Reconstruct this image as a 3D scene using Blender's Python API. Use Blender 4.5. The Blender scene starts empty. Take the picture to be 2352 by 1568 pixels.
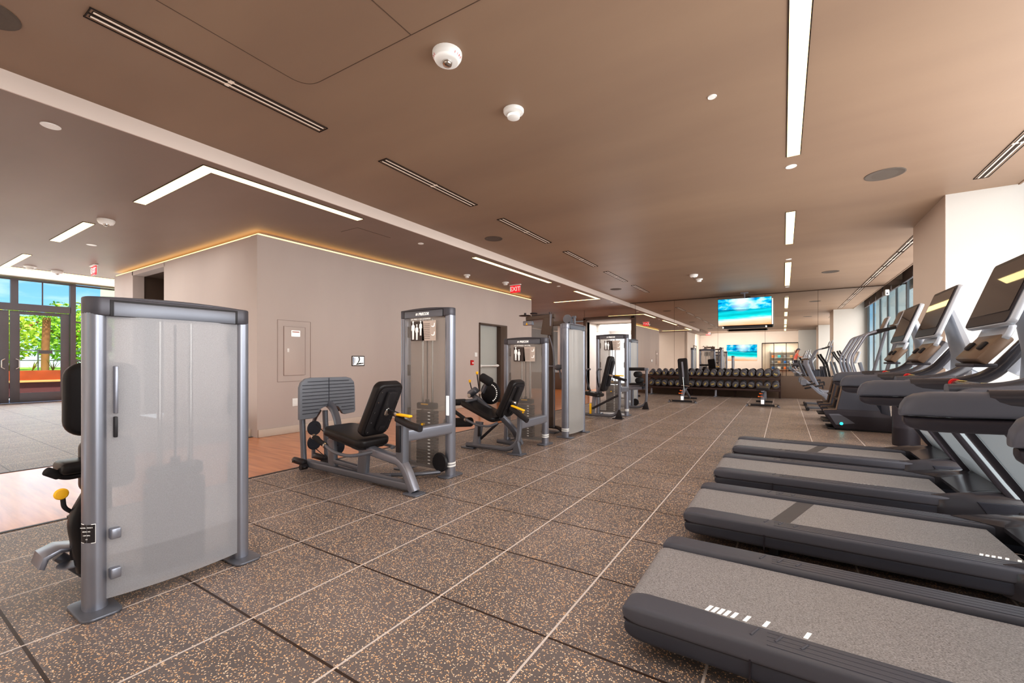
import bpy, bmesh, math, random
from mathutils import Vector, Matrix
random.seed(7)
PI = math.pi
SC = bpy.context.scene
COL = SC.collection
V = Vector
R = math.radians

# ------------------------------------------------------------------ helpers
def lin(c):
    return tuple(((x/255.0)/12.92 if x/255.0 <= .04045 else ((x/255.0+.055)/1.055)**2.4) for x in c)

def fillet(pts, r, n=5):
    pts = [V(p) for p in pts]
    out = [pts[0]]
    for i in range(1, len(pts)-1):
        a, b, c = pts[i-1], pts[i], pts[i+1]
        d1, d2 = (a-b), (c-b)
        rr = min(r, d1.length*.49, d2.length*.49)
        p1, p2 = b+d1.normalized()*rr, b+d2.normalized()*rr
        for k in range(n+1):
            t = k/n
            out.append(p1*(1-t)**2+b*2*t*(1-t)+p2*t*t)
    out.append(pts[-1])
    return out

class MB:
    """collects shapes, then links them as ONE mesh object"""
    def __init__(s):
        s.bm = bmesh.new(); s.mi = 0
    def _faces(s, vs, fs):
        bv = [s.bm.verts.new(v) for v in vs]
        for f in fs:
            try:
                fc = s.bm.faces.new([bv[i] for i in f]); fc.material_index = s.mi
            except ValueError:
                pass
        return bv
    def box(s, c, size, rot=None, bev=0.0, seg=2):
        t = bmesh.new(); bmesh.ops.create_cube(t, size=1.0)
        for v in t.verts: v.co = V((v.co.x*size[0], v.co.y*size[1], v.co.z*size[2]))
        if bev > 0:
            bmesh.ops.bevel(t, geom=t.edges[:], offset=min(bev, min(size)*.49), segments=seg, profile=.5, affect='EDGES')
        M = Matrix.Translation(V(c)) @ (rot.to_4x4() if rot else Matrix.Identity(4))
        s._merge(t, M); return s
    def _merge(s, t, M=None):
        t.verts.ensure_lookup_table(); t.verts.index_update()
        vs = [(M @ v.co if M else v.co.copy()) for v in t.verts]
        fs = [[v.index for v in f.verts] for f in t.faces]
        t.free(); s._faces(vs, fs)
    def sweep(s, path, w, h=None, n=14, p=2.0, up=(0, 0, 1), scale=None, cap=True, axis=None):
        """superellipse section (w across, h along up) swept along a path"""
        if h is None: h = w
        path = [V(q) for q in path]; N = len(path); up = V(up)
        rings = []; prev = None
        for i, q in enumerate(path):
            d = (path[min(i+1, N-1)]-path[max(i-1, 0)])
            d = d.normalized() if d.length > 1e-9 else V((0, 0, 1))
            if axis: d = V(axis)
            u = up if prev is None else prev
            side = d.cross(u)
            if side.length < 1e-4: side = d.cross(V((1, 0, 0)) if abs(d.x) < .9 else V((0, 1, 0)))
            side.normalize(); uu = side.cross(d).normalized()
            prev = uu
            k = scale[i] if scale else 1.0
            kx, ky = (k if isinstance(k, tuple) else (k, k))
            ring = []
            for j in range(n):
                a = 2*PI*(j+.5)/n
                ca, sa = math.cos(a), math.sin(a)
                x = math.copysign(abs(ca)**(2/p), ca)*w/2*kx
                y = math.copysign(abs(sa)**(2/p), sa)*h/2*ky
                ring.append(q+side*x+uu*y)
            rings.append(ring)
        vs = [v for r_ in rings for v in r_]
        fs = []
        for i in range(N-1):
            for j in range(n):
                a = i*n+j; b = i*n+(j+1) % n
                fs.append((a, b, b+n, a+n))
        if cap:
            fs.append(tuple(range(n-1, -1, -1))); fs.append(tuple((N-1)*n+j for j in range(n)))
        s._faces(vs, fs); return s
    def tube(s, pts, r, fil=0.0, n=12, cap=True):
        if fil: pts = fillet(pts, fil)
        return s.sweep(pts, 2*r, 2*r, n=n, cap=cap)
    def cyl(s, a, b, r, r2=None, n=20):
        a, b = V(a), V(b)
        r2 = r if r2 is None else r2
        return s.sweep([a, b], 2*r, 2*r, n=n, scale=[1.0, r2/r])
    def capsule(s, a, b, r, n=16):
        a, b = V(a), V(b); d = (b-a).normalized(); L = (b-a).length
        e = min(r*.35, L*.3)
        pts = [a, a+d*e*.3, a+d*e, b-d*e, b-d*e*.3, b]
        return s.sweep(pts, 2*r, 2*r, n=n, scale=[.72, .9, 1, 1, .9, .72])
    def prism(s, poly, plane, d0, d1, bev=0.0, seg=2):
        """outline in a plane ('xz' extruded along y, 'yz' along x, 'xy' along z)"""
        t = bmesh.new()
        def P(a, b, d):
            return {'xz': (a, d, b), 'yz': (d, a, b), 'xy': (a, b, d)}[plane]
        n = len(poly)
        va = [t.verts.new(P(a, b, d0)) for a, b in poly]
        vb = [t.verts.new(P(a, b, d1)) for a, b in poly]
        t.faces.new(va); t.faces.new(vb[::-1])
        for i in range(n):
            t.faces.new((va[i], vb[i], vb[(i+1) % n], va[(i+1) % n]))
        bmesh.ops.recalc_face_normals(t, faces=t.faces[:])
        if bev > 0:
            es = [e for e in t.edges if (e.verts[0] in va and e.verts[1] in va) or (e.verts[0] in vb and e.verts[1] in vb)]
            bmesh.ops.bevel(t, geom=es, offset=bev, segments=seg, profile=.5, affect='EDGES', clamp_overlap=True)
        s._merge(t); return s
    def lathe(s, prof, o=(0, 0, 0), axis='z', n=28, flip=1):
        o = V(o); vs = []; fs = []
        m = len(prof)
        for r, z in prof:
            for j in range(n):
                a = 2*PI*j/n
                x, y = r*math.cos(a), r*math.sin(a)
                z2 = z*flip
                vs.append(o+{'z': V((x, y, z2)), 'y': V((x, z2, y)), 'x': V((z2, x, y))}[axis])
        for i in range(m-1):
            for j in range(n):
                fs.append((i*n+j, i*n+(j+1) % n, (i+1)*n+(j+1) % n, (i+1)*n+j))
        if prof[0][0] > 1e-5: fs.append(tuple(range(n)))
        if prof[-1][0] > 1e-5: fs.append(tuple((m-1)*n+j for j in range(n)))
        s._faces(vs, fs); return s
    def ball(s, c, r, sc=(1, 1, 1), u=16, v=10):
        t = bmesh.new(); bmesh.ops.create_uvsphere(t, u_segments=u, v_segments=v, radius=r)
        for q in t.verts: q.co = V((q.co.x*sc[0], q.co.y*sc[1], q.co.z*sc[2]))
        s._merge(t, Matrix.Translation(V(c))); return s
    def quad(s, a, b, c, d):
        s._faces([V(a), V(b), V(c), V(d)], [(0, 1, 2, 3)]); return s
    def xform(s, M):
        for v in s.bm.verts: v.co = M @ v.co
        return s
    def build(s, name, mat, parent=None, world=False, angle=38, weld=True):
        if weld: bmesh.ops.remove_doubles(s.bm, verts=s.bm.verts[:], dist=1e-5)
        bmesh.ops.recalc_face_normals(s.bm, faces=s.bm.faces[:])
        if world and parent is not None:
            MI = Matrix.Translation(parent.location) @ parent.rotation_euler.to_matrix().to_4x4()
            MI.invert(); s.xform(MI)
        me = bpy.data.meshes.new(name)
        for f in s.bm.faces: f.smooth = True
        s.bm.to_mesh(me); s.bm.free()
        me.set_sharp_from_angle(angle=R(angle))
        for m in (mat if isinstance(mat, (list, tuple)) else [mat]): me.materials.append(m)
        o = bpy.data.objects.new(name, me); COL.objects.link(o)
        if parent is not None: o.parent = parent
        return o

def tag(o, label=None, cat=None, group=None, kind=None):
    if label: o['label'] = label
    if cat: o['category'] = cat
    if group: o['group'] = group
    if kind: o['kind'] = kind
    return o
def thing(name, label, cat, loc=(0, 0, 0), rz=0.0, group=None):
    o = bpy.data.objects.new(name, None); COL.objects.link(o)
    o.empty_display_size = .1
    o.location = loc; o.rotation_euler = (0, 0, rz)
    return tag(o, label, cat, group)
def struct(mb, name, mat, **k):
    return tag(mb.build(name, mat, **k), kind='structure')
def dup(root, loc, rz=None, label=None, group=None):
    r = root.copy(); COL.objects.link(r); r.location = loc
    if rz is not None: r.rotation_euler = (0, 0, rz)
    if label: r['label'] = label
    if group: r['group'] = group
    for ch in list(root.children):
        c = ch.copy(); COL.objects.link(c); c.parent = r
        for g_ in list(ch.children):
            d = g_.copy(); COL.objects.link(d); d.parent = c
    return r

FONT = None
def text_mesh(name, body, size, mat, parent=None, M=None, depth=.0008, shear=0.0, bold=0.0, align='CENTER'):
    cu = bpy.data.curves.new('tmp_text', 'FONT')
    cu.body = body; cu.size = size; cu.extrude = depth; cu.shear = shear; cu.offset = bold
    cu.align_x = align; cu.align_y = 'CENTER'; cu.resolution_u = 3
    to = bpy.data.objects.new('tmp_text', cu); COL.objects.link(to)
    dg = bpy.context.evaluated_depsgraph_get()
    me = bpy.data.meshes.new_from_object(to.evaluated_get(dg))
    bpy.data.objects.remove(to); bpy.data.curves.remove(cu)
    if M is not None: me.transform(M)
    me.materials.clear(); me.materials.append(mat); me.name = name
    o = bpy.data.objects.new(name, me); COL.objects.link(o)
    if parent is not None: o.parent = parent
    return o

# ------------------------------------------------------------------ materials
def nodes_of(name):
    m = bpy.data.materials.new(name); m.use_nodes = True
    nt = m.node_tree; nt.nodes.clear()
    out = nt.nodes.new('ShaderNodeOutputMaterial')
    return m, nt, out
def N(nt, t, **k):
    n = nt.nodes.new(t)
    for a, b in k.items():
        if hasattr(n, a): setattr(n, a, b)
    return n
def L(nt, a, b): nt.links.new(a, b)
def mat(name, rgb, rough=.5, metal=0.0, var=.06, scale=6.0, bump=0.0, bscale=200.0, coat=0.0, spec=.5, alpha=1.0, emis=None, estr=0.0):
    m, nt, out = nodes_of(name)
    b = N(nt, 'ShaderNodeBsdfPrincipled')
    c = lin(rgb)
    tc = N(nt, 'ShaderNodeTexCoord'); no = N(nt, 'ShaderNodeTexNoise')
    no.inputs['Scale'].default_value = scale; no.inputs['Detail'].default_value = 3
    L(nt, tc.outputs['Object'], no.inputs['Vector'])
    mx = N(nt, 'ShaderNodeMix', data_type='RGBA')
    mx.inputs[6].default_value = (*[x*(1-var) for x in c], 1)
    mx.inputs[7].default_value = (*[min(1, x*(1+var)) for x in c], 1)
    L(nt, no.outputs['Fac'], mx.inputs[0]); L(nt, mx.outputs[2], b.inputs['Base Color'])
    b.inputs['Roughness'].default_value = rough; b.inputs['Metallic'].default_value = metal
    b.inputs['Specular IOR Level'].default_value = spec
    b.inputs['Coat Weight'].default_value = coat; b.inputs['Coat Roughness'].default_value = .12
    b.inputs['Alpha'].default_value = alpha
    if emis:
        b.inputs['Emission Color'].default_value = (*lin(emis), 1); b.inputs['Emission Strength'].default_value = estr
    if bump:
        n2 = N(nt, 'ShaderNodeTexNoise'); n2.inputs['Scale'].default_value = bscale
        L(nt, tc.outputs['Object'], n2.inputs['Vector'])
        bp = N(nt, 'ShaderNodeBump'); bp.inputs['Strength'].default_value = bump; bp.inputs['Distance'].default_value = .002
        L(nt, n2.outputs['Fac'], bp.inputs['Height']); L(nt, bp.outputs['Normal'], b.inputs['Normal'])
    L(nt, b.outputs['BSDF'], out.inputs['Surface'])
    return m
def emit(name, rgb, strength):
    m, nt, out = nodes_of(name)
    e = N(nt, 'ShaderNodeEmission'); e.inputs['Color'].default_value = (*lin(rgb), 1)
    e.inputs['Strength'].default_value = strength
    L(nt, e.outputs[0], out.inputs[0]); return m
def math_(nt, op, a, b=None, c=None):
    n = N(nt, 'ShaderNodeMath', operation=op)
    for i, x in enumerate((a, b, c)):
        if x is None: continue
        if hasattr(x, 'node'): L(nt, x, n.inputs[i])
        else: n.inputs[i].default_value = x
    return n.outputs[0]
def ramp(nt, fac, stops, interp='LINEAR'):
    r = N(nt, 'ShaderNodeValToRGB'); r.color_ramp.interpolation = interp
    el = r.color_ramp.elements
    while len(el) < len(stops): el.new(.5)
    for e, (p, c) in zip(el, stops): e.position = p; e.color = (*c, 1)
    L(nt, fac, r.inputs[0]); return r.outputs[0]

M = {}
# steel / plastics / pads
M['silver'] = mat('silver_powder_coat', (154, 156, 166), .30, .7, .04, 3)
M['gun'] = mat('grey_powder_coat', (128, 130, 138), .38, .65, .05, 4)
M['dark_steel'] = mat('dark_steel', (62, 58, 60), .38, .5, .05, 5)
M['cap'] = mat('tower_cap_grey', (88, 86, 92), .35, .35, .04, 4)
M['black'] = mat('black_plastic', (42, 40, 43), .42, 0, .06, 8)
M['vinyl'] = mat('black_vinyl', (36, 33, 34), .34, 0, .10, 14, bump=.12, bscale=420)
M['rubber'] = mat('black_rubber', (34, 33, 35), .6, 0, .1, 20, bump=.15, bscale=300)
M['foam'] = mat('black_foam', (40, 37, 38), .75, 0, .1, 20)
M['chrome'] = mat('chrome', (215, 212, 208), .12, 1.0, .02, 4)
M['yellow'] = mat('yellow_plastic', (244, 184, 30), .4, 0, .05, 8)
M['orange'] = mat('orange_plastic', (235, 110, 40), .4, 0, .05, 8)
M['white'] = mat('white_plastic', (232, 230, 226), .4, 0, .02, 5)
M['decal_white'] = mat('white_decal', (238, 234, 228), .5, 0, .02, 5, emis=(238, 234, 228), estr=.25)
M['decal_pink'] = mat('pale_decal', (200, 182, 170), .5, 0, .05, 20)
M['decal_dark'] = mat('dark_decal', (78, 66, 62), .5, 0, .05, 20)
M['plate_rubber'] = mat('footplate_rubber', (118, 120, 126), .5, .1, .06, 8, bump=.1, bscale=150)
M['stack'] = mat('weight_plates', (66, 56, 58), .4, .3, .05, 10)
M['tm_top'] = mat('treadmill_grey', (84, 84, 91), .36, .15, .05, 3, bump=.06, bscale=500)
M['tm_side'] = mat('treadmill_side', (60, 61, 69), .33, .15, .05, 3)
M['tm_dark'] = mat('treadmill_dark', (46, 42, 48), .38, .1, .05, 3)
M['tm_panel'] = mat('treadmill_panel', (158, 168, 174), .35, .2, .03, 1.5)
M['tm_hood'] = mat('treadmill_hood', (60, 58, 62), .22, .25, .06, 3, coat=.4)
M['tm_silver'] = mat('console_silver', (184, 186, 192), .3, .5, .03, 3)
M['tm_tan'] = mat('console_keypad', (106, 86, 71), .35, .2, .05, 6)
M['screen'] = mat('dark_glass_screen', (50, 45, 44), .025, 0, .04, 2, spec=.9)
M['red'] = mat('red_plastic', (205, 32, 36), .4, 0, .05, 6)
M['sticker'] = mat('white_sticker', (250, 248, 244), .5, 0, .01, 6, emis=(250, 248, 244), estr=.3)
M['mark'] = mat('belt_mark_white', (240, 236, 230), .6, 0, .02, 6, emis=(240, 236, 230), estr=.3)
M['gold'] = mat('gold_marking', (214, 190, 110), .4, .3, .05, 6)
M['cyan'] = emit('cyan_status_light', (30, 235, 235), 6.0)
M['led'] = emit('warm_led', (255, 224, 160), 3.0)
M['cove'] = emit('warm_cove', (255, 205, 130), 2.4)
M['baseb'] = mat('baseboard_cream', (196, 180, 166), .5, 0, .03, 3)
M['door'] = mat('door_grey', (176, 176, 170), .45, 0, .04, 3)
M['frame_brown'] = mat('brown_frame', (92, 76, 66), .45, .1, .05, 4)
M['alu'] = mat('grey_aluminium', (112, 110, 116), .42, .35, .05, 4)
M['panel_brown'] = mat('brown_wainscot', (92, 73, 60), .42, 0, .12, 2.2)
M['rack'] = mat('rack_dark', (66, 48, 44), .42, .2, .08, 4)
M['bell'] = mat('dumbbell_rubber', (82, 79, 83), .40, 0, .08, 12)
M['speaker'] = mat('speaker_grille', (98, 88, 80), .7, .1, .06, 90, bump=.3, bscale=500)
M['slot_dark'] = mat('slot_dark', (44, 34, 30), .5, .2, .05, 8)
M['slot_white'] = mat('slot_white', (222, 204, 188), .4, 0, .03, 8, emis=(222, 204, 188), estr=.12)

def m_floor():
    m, nt, out = nodes_of('rubber_tiles_with_flecks')
    b = N(nt, 'ShaderNodeBsdfPrincipled'); tc = N(nt, 'ShaderNodeTexCoord')
    sep = N(nt, 'ShaderNodeSeparateXYZ'); L(nt, tc.outputs['Object'], sep.inputs[0])
    # warp + stretched voronoi = curly crumb flecks
    nz = N(nt, 'ShaderNodeTexNoise'); nz.inputs['Scale'].default_value = 130; nz.inputs['Detail'].default_value = 1
    L(nt, tc.outputs['Object'], nz.inputs['Vector'])
    add = N(nt, 'ShaderNodeMix', data_type='VECTOR'); add.inputs[0].default_value = .008
    L(nt, tc.outputs['Object'], add.inputs[4]); L(nt, nz.outputs['Color'], add.inputs[5])
    vo = N(nt, 'ShaderNodeTexVoronoi'); vo.inputs['Scale'].default_value = 150; vo.inputs['Randomness'].default_value = 1
    L(nt, add.outputs[1], vo.inputs['Vector'])
    sc = N(nt, 'ShaderNodeSeparateColor'); L(nt, vo.outputs['Color'], sc.inputs[0])
    f = math_(nt, 'GREATER_THAN', sc.outputs[0], .65)
    dd = math_(nt, 'LESS_THAN', vo.outputs['Distance'], .46)
    f = math_(nt, 'MULTIPLY', f, dd)
    fl = ramp(nt, sc.outputs[1], [(0, lin((198, 146, 98))), (.5, lin((222, 180, 138))), (1, lin((232, 208, 182)))])
    n2 = N(nt, 'ShaderNodeTexNoise'); n2.inputs['Scale'].default_value = 1.3; n2.inputs['Detail'].default_value = 4
    L(nt, tc.outputs['Object'], n2.inputs['Vector'])
    base = ramp(nt, n2.outputs['Fac'], [(.3, lin((94, 86, 83))), (.7, lin((114, 104, 101)))])
    mx = N(nt, 'ShaderNodeMix', data_type='RGBA'); L(nt, f, mx.inputs[0]); L(nt, base, mx.inputs[6]); L(nt, fl, mx.inputs[7])
    # seams
    S = .6085
    def seam(co, off, w):
        q = math_(nt, 'ADD', co, off)
        q = math_(nt, 'DIVIDE', q, S)
        q = math_(nt, 'FRACT', q)
        q = math_(nt, 'SUBTRACT', q, .5)
        q = math_(nt, 'ABSOLUTE', q)
        q = math_(nt, 'SUBTRACT', .5, q)
        return math_(nt, 'LESS_THAN', q, w/S)
    sx = seam(sep.outputs[0], .862+20*S, .005)
    sy = seam(sep.outputs[1], -1.040+20*S, .0062)
    m2 = N(nt, 'ShaderNodeMix', data_type='RGBA'); L(nt, sy, m2.inputs[0]); L(nt, mx.outputs[2], m2.inputs[6]); m2.inputs[7].default_value = (*lin((58, 44, 38)), 1)
    m3 = N(nt, 'ShaderNodeMix', data_type='RGBA'); L(nt, sx, m3.inputs[0]); L(nt, m2.outputs[2], m3.inputs[6]); m3.inputs[7].default_value = (*lin((196, 182, 172)), 1)
    L(nt, m3.outputs[2], b.inputs['Base Color'])
    b.inputs['Roughness'].default_value = .40; b.inputs['Specular IOR Level'].default_value = .6
    bp = N(nt, 'ShaderNodeBump'); bp.inputs['Strength'].default_value = .25; bp.inputs['Distance'].default_value = .002
    L(nt, math_(nt, 'SUBTRACT', sc.outputs[2], math_(nt, 'MULTIPLY', sy, 2.0)), bp.inputs['Height']); L(nt, bp.outputs[0], b.inputs['Normal'])
    L(nt, b.outputs[0], out.inputs[0]); return m
def m_wood():
    m, nt, out = nodes_of('orange_wood_floor')
    b = N(nt, 'ShaderNodeBsdfPrincipled'); tc = N(nt, 'ShaderNodeTexCoord')
    mp = N(nt, 'ShaderNodeMapping'); mp.inputs['Scale'].default_value = (.8, 9, 1); L(nt, tc.outputs['Object'], mp.inputs[0])
    n1 = N(nt, 'ShaderNodeTexNoise'); n1.inputs['Scale'].default_value = 2.0; n1.inputs['Detail'].default_value = 6; L(nt, mp.outputs[0], n1.inputs['Vector'])
    c = ramp(nt, n1.outputs['Fac'], [(.25, lin((160, 90, 46))), (.5, lin((194, 118, 64))), (.8, lin((216, 144, 88)))])
    L(nt, c, b.inputs['Base Color']); b.inputs['Roughness'].default_value = .33; b.inputs['Coat Weight'].default_value = .7; b.inputs['Coat Roughness'].default_value = .14
    L(nt, b.outputs[0], out.inputs[0]); return m
def m_paint(name, a, bcol, rough, sc=(1, 1, 1), s=.6, spec=.4):
    m, nt, out = nodes_of(name)
    b = N(nt, 'ShaderNodeBsdfPrincipled'); tc = N(nt, 'ShaderNodeTexCoord')
    mp = N(nt, 'ShaderNodeMapping'); mp.inputs['Scale'].default_value = sc; L(nt, tc.outputs['Object'], mp.inputs[0])
    n1 = N(nt, 'ShaderNodeTexNoise'); n1.inputs['Scale'].default_value = s; n1.inputs['Detail'].default_value = 5; L(nt, mp.outputs[0], n1.inputs['Vector'])
    c = ramp(nt, n1.outputs['Fac'], [(.3, lin(a)), (.7, lin(bcol))])
    L(nt, c, b.inputs['Base Color']); b.inputs['Roughness'].default_value = rough; b.inputs['Specular IOR Level'].default_value = spec
    L(nt, b.outputs[0], out.inputs[0]); return m
M['floor'] = m_floor(); M['wood'] = m_wood()
M['ceil'] = m_paint('taupe_ceiling', (137, 114, 97), (150, 126, 106), .5, (.6, 2.2, 1), .5)
M['ceil_l'] = m_paint('grey_taupe_ceiling', (132, 114, 104), (144, 125, 114), .5, (.8, 2, 1), .5)
M['wall'] = m_paint('taupe_wall', (181, 167, 160), (192, 178, 170), .55, (1, 1, .3), .8)
M['wall_l'] = m_paint('cream_wall', (214, 198, 184), (222, 208, 196), .55)
M['white_wall'] = m_paint('white_wall', (186, 181, 175), (192, 187, 181), .6)
M['wall_shaded'] = m_paint('shaded_column_face', (182, 162, 146), (190, 170, 154), .6)  # shade of the column's room-side face, painted into its colour
M['bulk'] = m_paint('bulkhead_cream', (214, 198, 188), (222, 206, 196), .5)
M['shade'] = mat('dark_roller_shade', (76, 66, 62), .7, 0, .06, 4)

def m_mirror():
    m, nt, out = nodes_of('mirror_glass')
    b = N(nt, 'ShaderNodeBsdfPrincipled')
    n1 = N(nt, 'ShaderNodeTexNoise'); n1.inputs['Scale'].default_value = .5
    c = ramp(nt, n1.outputs['Fac'], [(0, (.84, .82, .79)), (1, (.87, .85, .82))])
    L(nt, c, b.inputs['Base Color']); b.inputs['Metallic'].default_value = 1; b.inputs['Roughness'].default_value = 0.0
    L(nt, b.outputs[0], out.inputs[0]); return m
M['mirror'] = m_mirror()
def m_glass(name, tint=(1, 1, 1), refl=.08, alpha=.9):
    m, nt, out = nodes_of(name)
    t = N(nt, 'ShaderNodeBsdfTransparent'); t.inputs[0].default_value = (*tint, 1)
    g = N(nt, 'ShaderNodeBsdfGlossy'); g.inputs['Roughness'].default_value = .03
    fr = N(nt, 'ShaderNodeFresnel'); fr.inputs[0].default_value = 1.45
    mx = N(nt, 'ShaderNodeMixShader'); L(nt, math_(nt, 'MULTIPLY', fr.outputs[0], .35), mx.inputs[0]); L(nt, t.outputs[0], mx.inputs[1]); L(nt, g.outputs[0], mx.inputs[2])
    L(nt, mx.outputs[0], out.inputs[0]); return m
M['glass'] = m_glass('window_glass', (.93, .96, .96))
def m_shroud(name, rgb, solid, rough, zfade=False):
    m, nt, out = nodes_of(name)
    t = N(nt, 'ShaderNodeBsdfTransparent'); t.inputs[0].default_value = (.86, .85, .84, 1)
    b = N(nt, 'ShaderNodeBsdfPrincipled'); tc = N(nt, 'ShaderNodeTexCoord')
    n1 = N(nt, 'ShaderNodeTexNoise'); n1.inputs['Scale'].default_value = 260; L(nt, tc.outputs['Object'], n1.inputs['Vector'])
    c = lin(rgb)
    col = ramp(nt, n1.outputs['Fac'], [(.35, tuple(x*.93 for x in c)), (.65, tuple(min(1, x*1.06) for x in c))])
    L(nt, col, b.inputs['Base Color']); b.inputs['Roughness'].default_value = rough; b.inputs['Specular IOR Level'].default_value = .6
    mx = N(nt, 'ShaderNodeMixShader'); mx.inputs[0].default_value = solid
    L(nt, t.outputs[0], mx.inputs[1]); L(nt, b.outputs[0], mx.inputs[2]); L(nt, mx.outputs[0], out.inputs[0]); return m
M['frost'] = m_shroud('frosted_shroud', (184, 183, 187), .60, .28)
M['mullion'] = mat('pale_mullion', (168, 172, 176), .5, .1, .04, 3)
M['frost2'] = m_shroud('frosted_shroud_pale', (186, 182, 178), .60, .28)
M['clear'] = m_shroud('smoked_clear_shroud', (176, 166, 158), .38, .2)
def m_belt():
    m, nt, out = nodes_of('treadmill_belt')
    b = N(nt, 'ShaderNodeBsdfPrincipled'); tc = N(nt, 'ShaderNodeTexCoord')
    mp = N(nt, 'ShaderNodeMapping'); mp.inputs['Scale'].default_value = (60, 260, 60); L(nt, tc.outputs['Object'], mp.inputs[0])
    n1 = N(nt, 'ShaderNodeTexNoise'); n1.inputs['Scale'].default_value = 3; n1.inputs['Detail'].default_value = 4; L(nt, mp.outputs[0], n1.inputs['Vector'])
    sep = N(nt, 'ShaderNodeSeparateXYZ'); L(nt, tc.outputs['Object'], sep.inputs[0])
    c = ramp(nt, n1.outputs['Fac'], [(.36, lin((86, 82, 81))), (.64, lin((164, 158, 156)))])
    L(nt, c, b.inputs['Base Color']); b.inputs['Roughness'].default_value = .48
    L(nt, b.outputs[0], out.inputs[0]); return m
M['belt'] = m_belt(); M['belt_seam'] = mat('belt_splice', (84, 80, 80), .55, 0, .12, 200)
def m_tv():
    """beach picture on a screen: sky with clouds and sun glow, turquoise sea, sand"""
    m, nt, out = nodes_of('screen_with_beach_picture')
    tc = N(nt, 'ShaderNodeTexCoord'); sep = N(nt, 'ShaderNodeSeparateXYZ'); L(nt, tc.outputs['Generated'], sep.inputs[0])
    x, z = sep.outputs[0], sep.outputs[2]
    n1 = N(nt, 'ShaderNodeTexNoise'); n1.inputs['Scale'].default_value = 3.2; n1.inputs['Detail'].default_value = 6
    mp = N(nt, 'ShaderNodeMapping'); mp.inputs['Scale'].default_value = (1.6, 1, 1.9); L(nt, tc.outputs['Generated'], mp.inputs[0]); L(nt, mp.outputs[0], n1.inputs['Vector'])
    n2 = N(nt, 'ShaderNodeTexNoise'); n2.inputs['Scale'].default_value = 4; n2.inputs['Detail'].default_value = 5
    mp2 = N(nt, 'ShaderNodeMapping'); mp2.inputs['Scale'].default_value = (1, 1, 6); L(nt, tc.outputs['Generated'], mp2.inputs[0]); L(nt, mp2.outputs[0], n2.inputs['Vector'])
    zz = math_(nt, 'ADD', z, math_(nt, 'MULTIPLY', math_(nt, 'SUBTRACT', n2.outputs['Fac'], .5), .16))
    zz = math_(nt, 'SUBTRACT', zz, math_(nt, 'MULTIPLY', math_(nt, 'SUBTRACT', x, .5), .10))
    sea = ramp(nt, zz, [(0, lin((240, 170, 120))), (.16, lin((248, 214, 190))), (.24, lin((190, 226, 222))), (.30, lin((30, 226, 228))), (.42, lin((10, 170, 178))), (.50, lin((20, 205, 215))), (.60, lin((8, 120, 150)))])
    sky = ramp(nt, n1.outputs['Fac'], [(.36, lin((0, 120, 190))), (.5, lin((20, 185, 225))), (.66, lin((190, 236, 244)))])
    mk = math_(nt, 'GREATER_THAN', math_(nt, 'ADD', z, math_(nt, 'MULTIPLY', math_(nt, 'SUBTRACT', n1.outputs['Fac'], .5), .06)), .60)
    mx = N(nt, 'ShaderNodeMix', data_type='RGBA'); L(nt, mk, mx.inputs[0]); L(nt, sea, mx.inputs[6]); L(nt, sky, mx.inputs[7])
    dx = math_(nt, 'SUBTRACT', x, .45); dz = math_(nt, 'SUBTRACT', z, .93)
    d2 = math_(nt, 'SQRT', math_(nt, 'ADD', math_(nt, 'MULTIPLY', math_(nt, 'MULTIPLY', dx, dx), 3.0), math_(nt, 'MULTIPLY', dz, dz)))
    gl = math_(nt, 'SUBTRACT', 1.0, math_(nt, 'MULTIPLY', d2, 2.3)); gl.node.use_clamp = True
    m2 = N(nt, 'ShaderNodeMix', data_type='RGBA'); L(nt, gl, m2.inputs[0]); L(nt, mx.outputs[2], m2.inputs[6]); m2.inputs[7].default_value = (.85, .98, 1, 1)
    e = N(nt, 'ShaderNodeEmission'); L(nt, m2.outputs[2], e.inputs[0]); e.inputs[1].default_value = 1.0
    L(nt, e.outputs[0], out.inputs[0]); return m
M['tv'] = m_tv()

def m_facade():
    """far facade: pale blue-grey cladding, evenly self-lit"""
    m, nt, out = nodes_of('self_lit_blue_facade')
    tc = N(nt, 'ShaderNodeTexCoord'); no = N(nt, 'ShaderNodeTexNoise'); no.inputs['Scale'].default_value = .25; no.inputs['Detail'].default_value = 3
    L(nt, tc.outputs['Object'], no.inputs['Vector'])
    c = ramp(nt, no.outputs['Fac'], [(.35, lin((158, 180, 188))), (.65, lin((190, 206, 212)))])
    e = N(nt, 'ShaderNodeEmission'); L(nt, c, e.inputs[0]); e.inputs[1].default_value = 1.1  # cladding glows by itself in place of daylight falling on it
    L(nt, e.outputs[0], out.inputs[0]); return m
# ------------------------------------------------------------------ camera
CH = 1.19; F = 989.0
cam = bpy.data.cameras.new('camera'); camo = bpy.data.objects.new('camera', cam); COL.objects.link(camo)
cam.sensor_width = 36; cam.lens = F/2352*36; cam.shift_y = 44/2352; cam.clip_end = 300; cam.clip_start = .02
camo.location = (0, 0, CH); camo.rotation_euler = (PI/2, 0, math.atan2(624, 989))
SC.camera = camo
SC.view_settings.view_transform = 'Standard'; SC.view_settings.look = 'Medium High Contrast'
SC.view_settings.exposure = 0.30
SC.cycles.max_bounces = 7; SC.cycles.diffuse_bounces = 3; SC.cycles.glossy_bounces = 4; SC.cycles.transparent_max_bounces = 12
SC.cycles.use_adaptive_sampling = True; SC.cycles.adaptive_threshold = .05
SC.cycles.sample_clamp_indirect = 6

YB = 16.2; ZR = 3.37; ZL = 3.22; XB = -4.95
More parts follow.
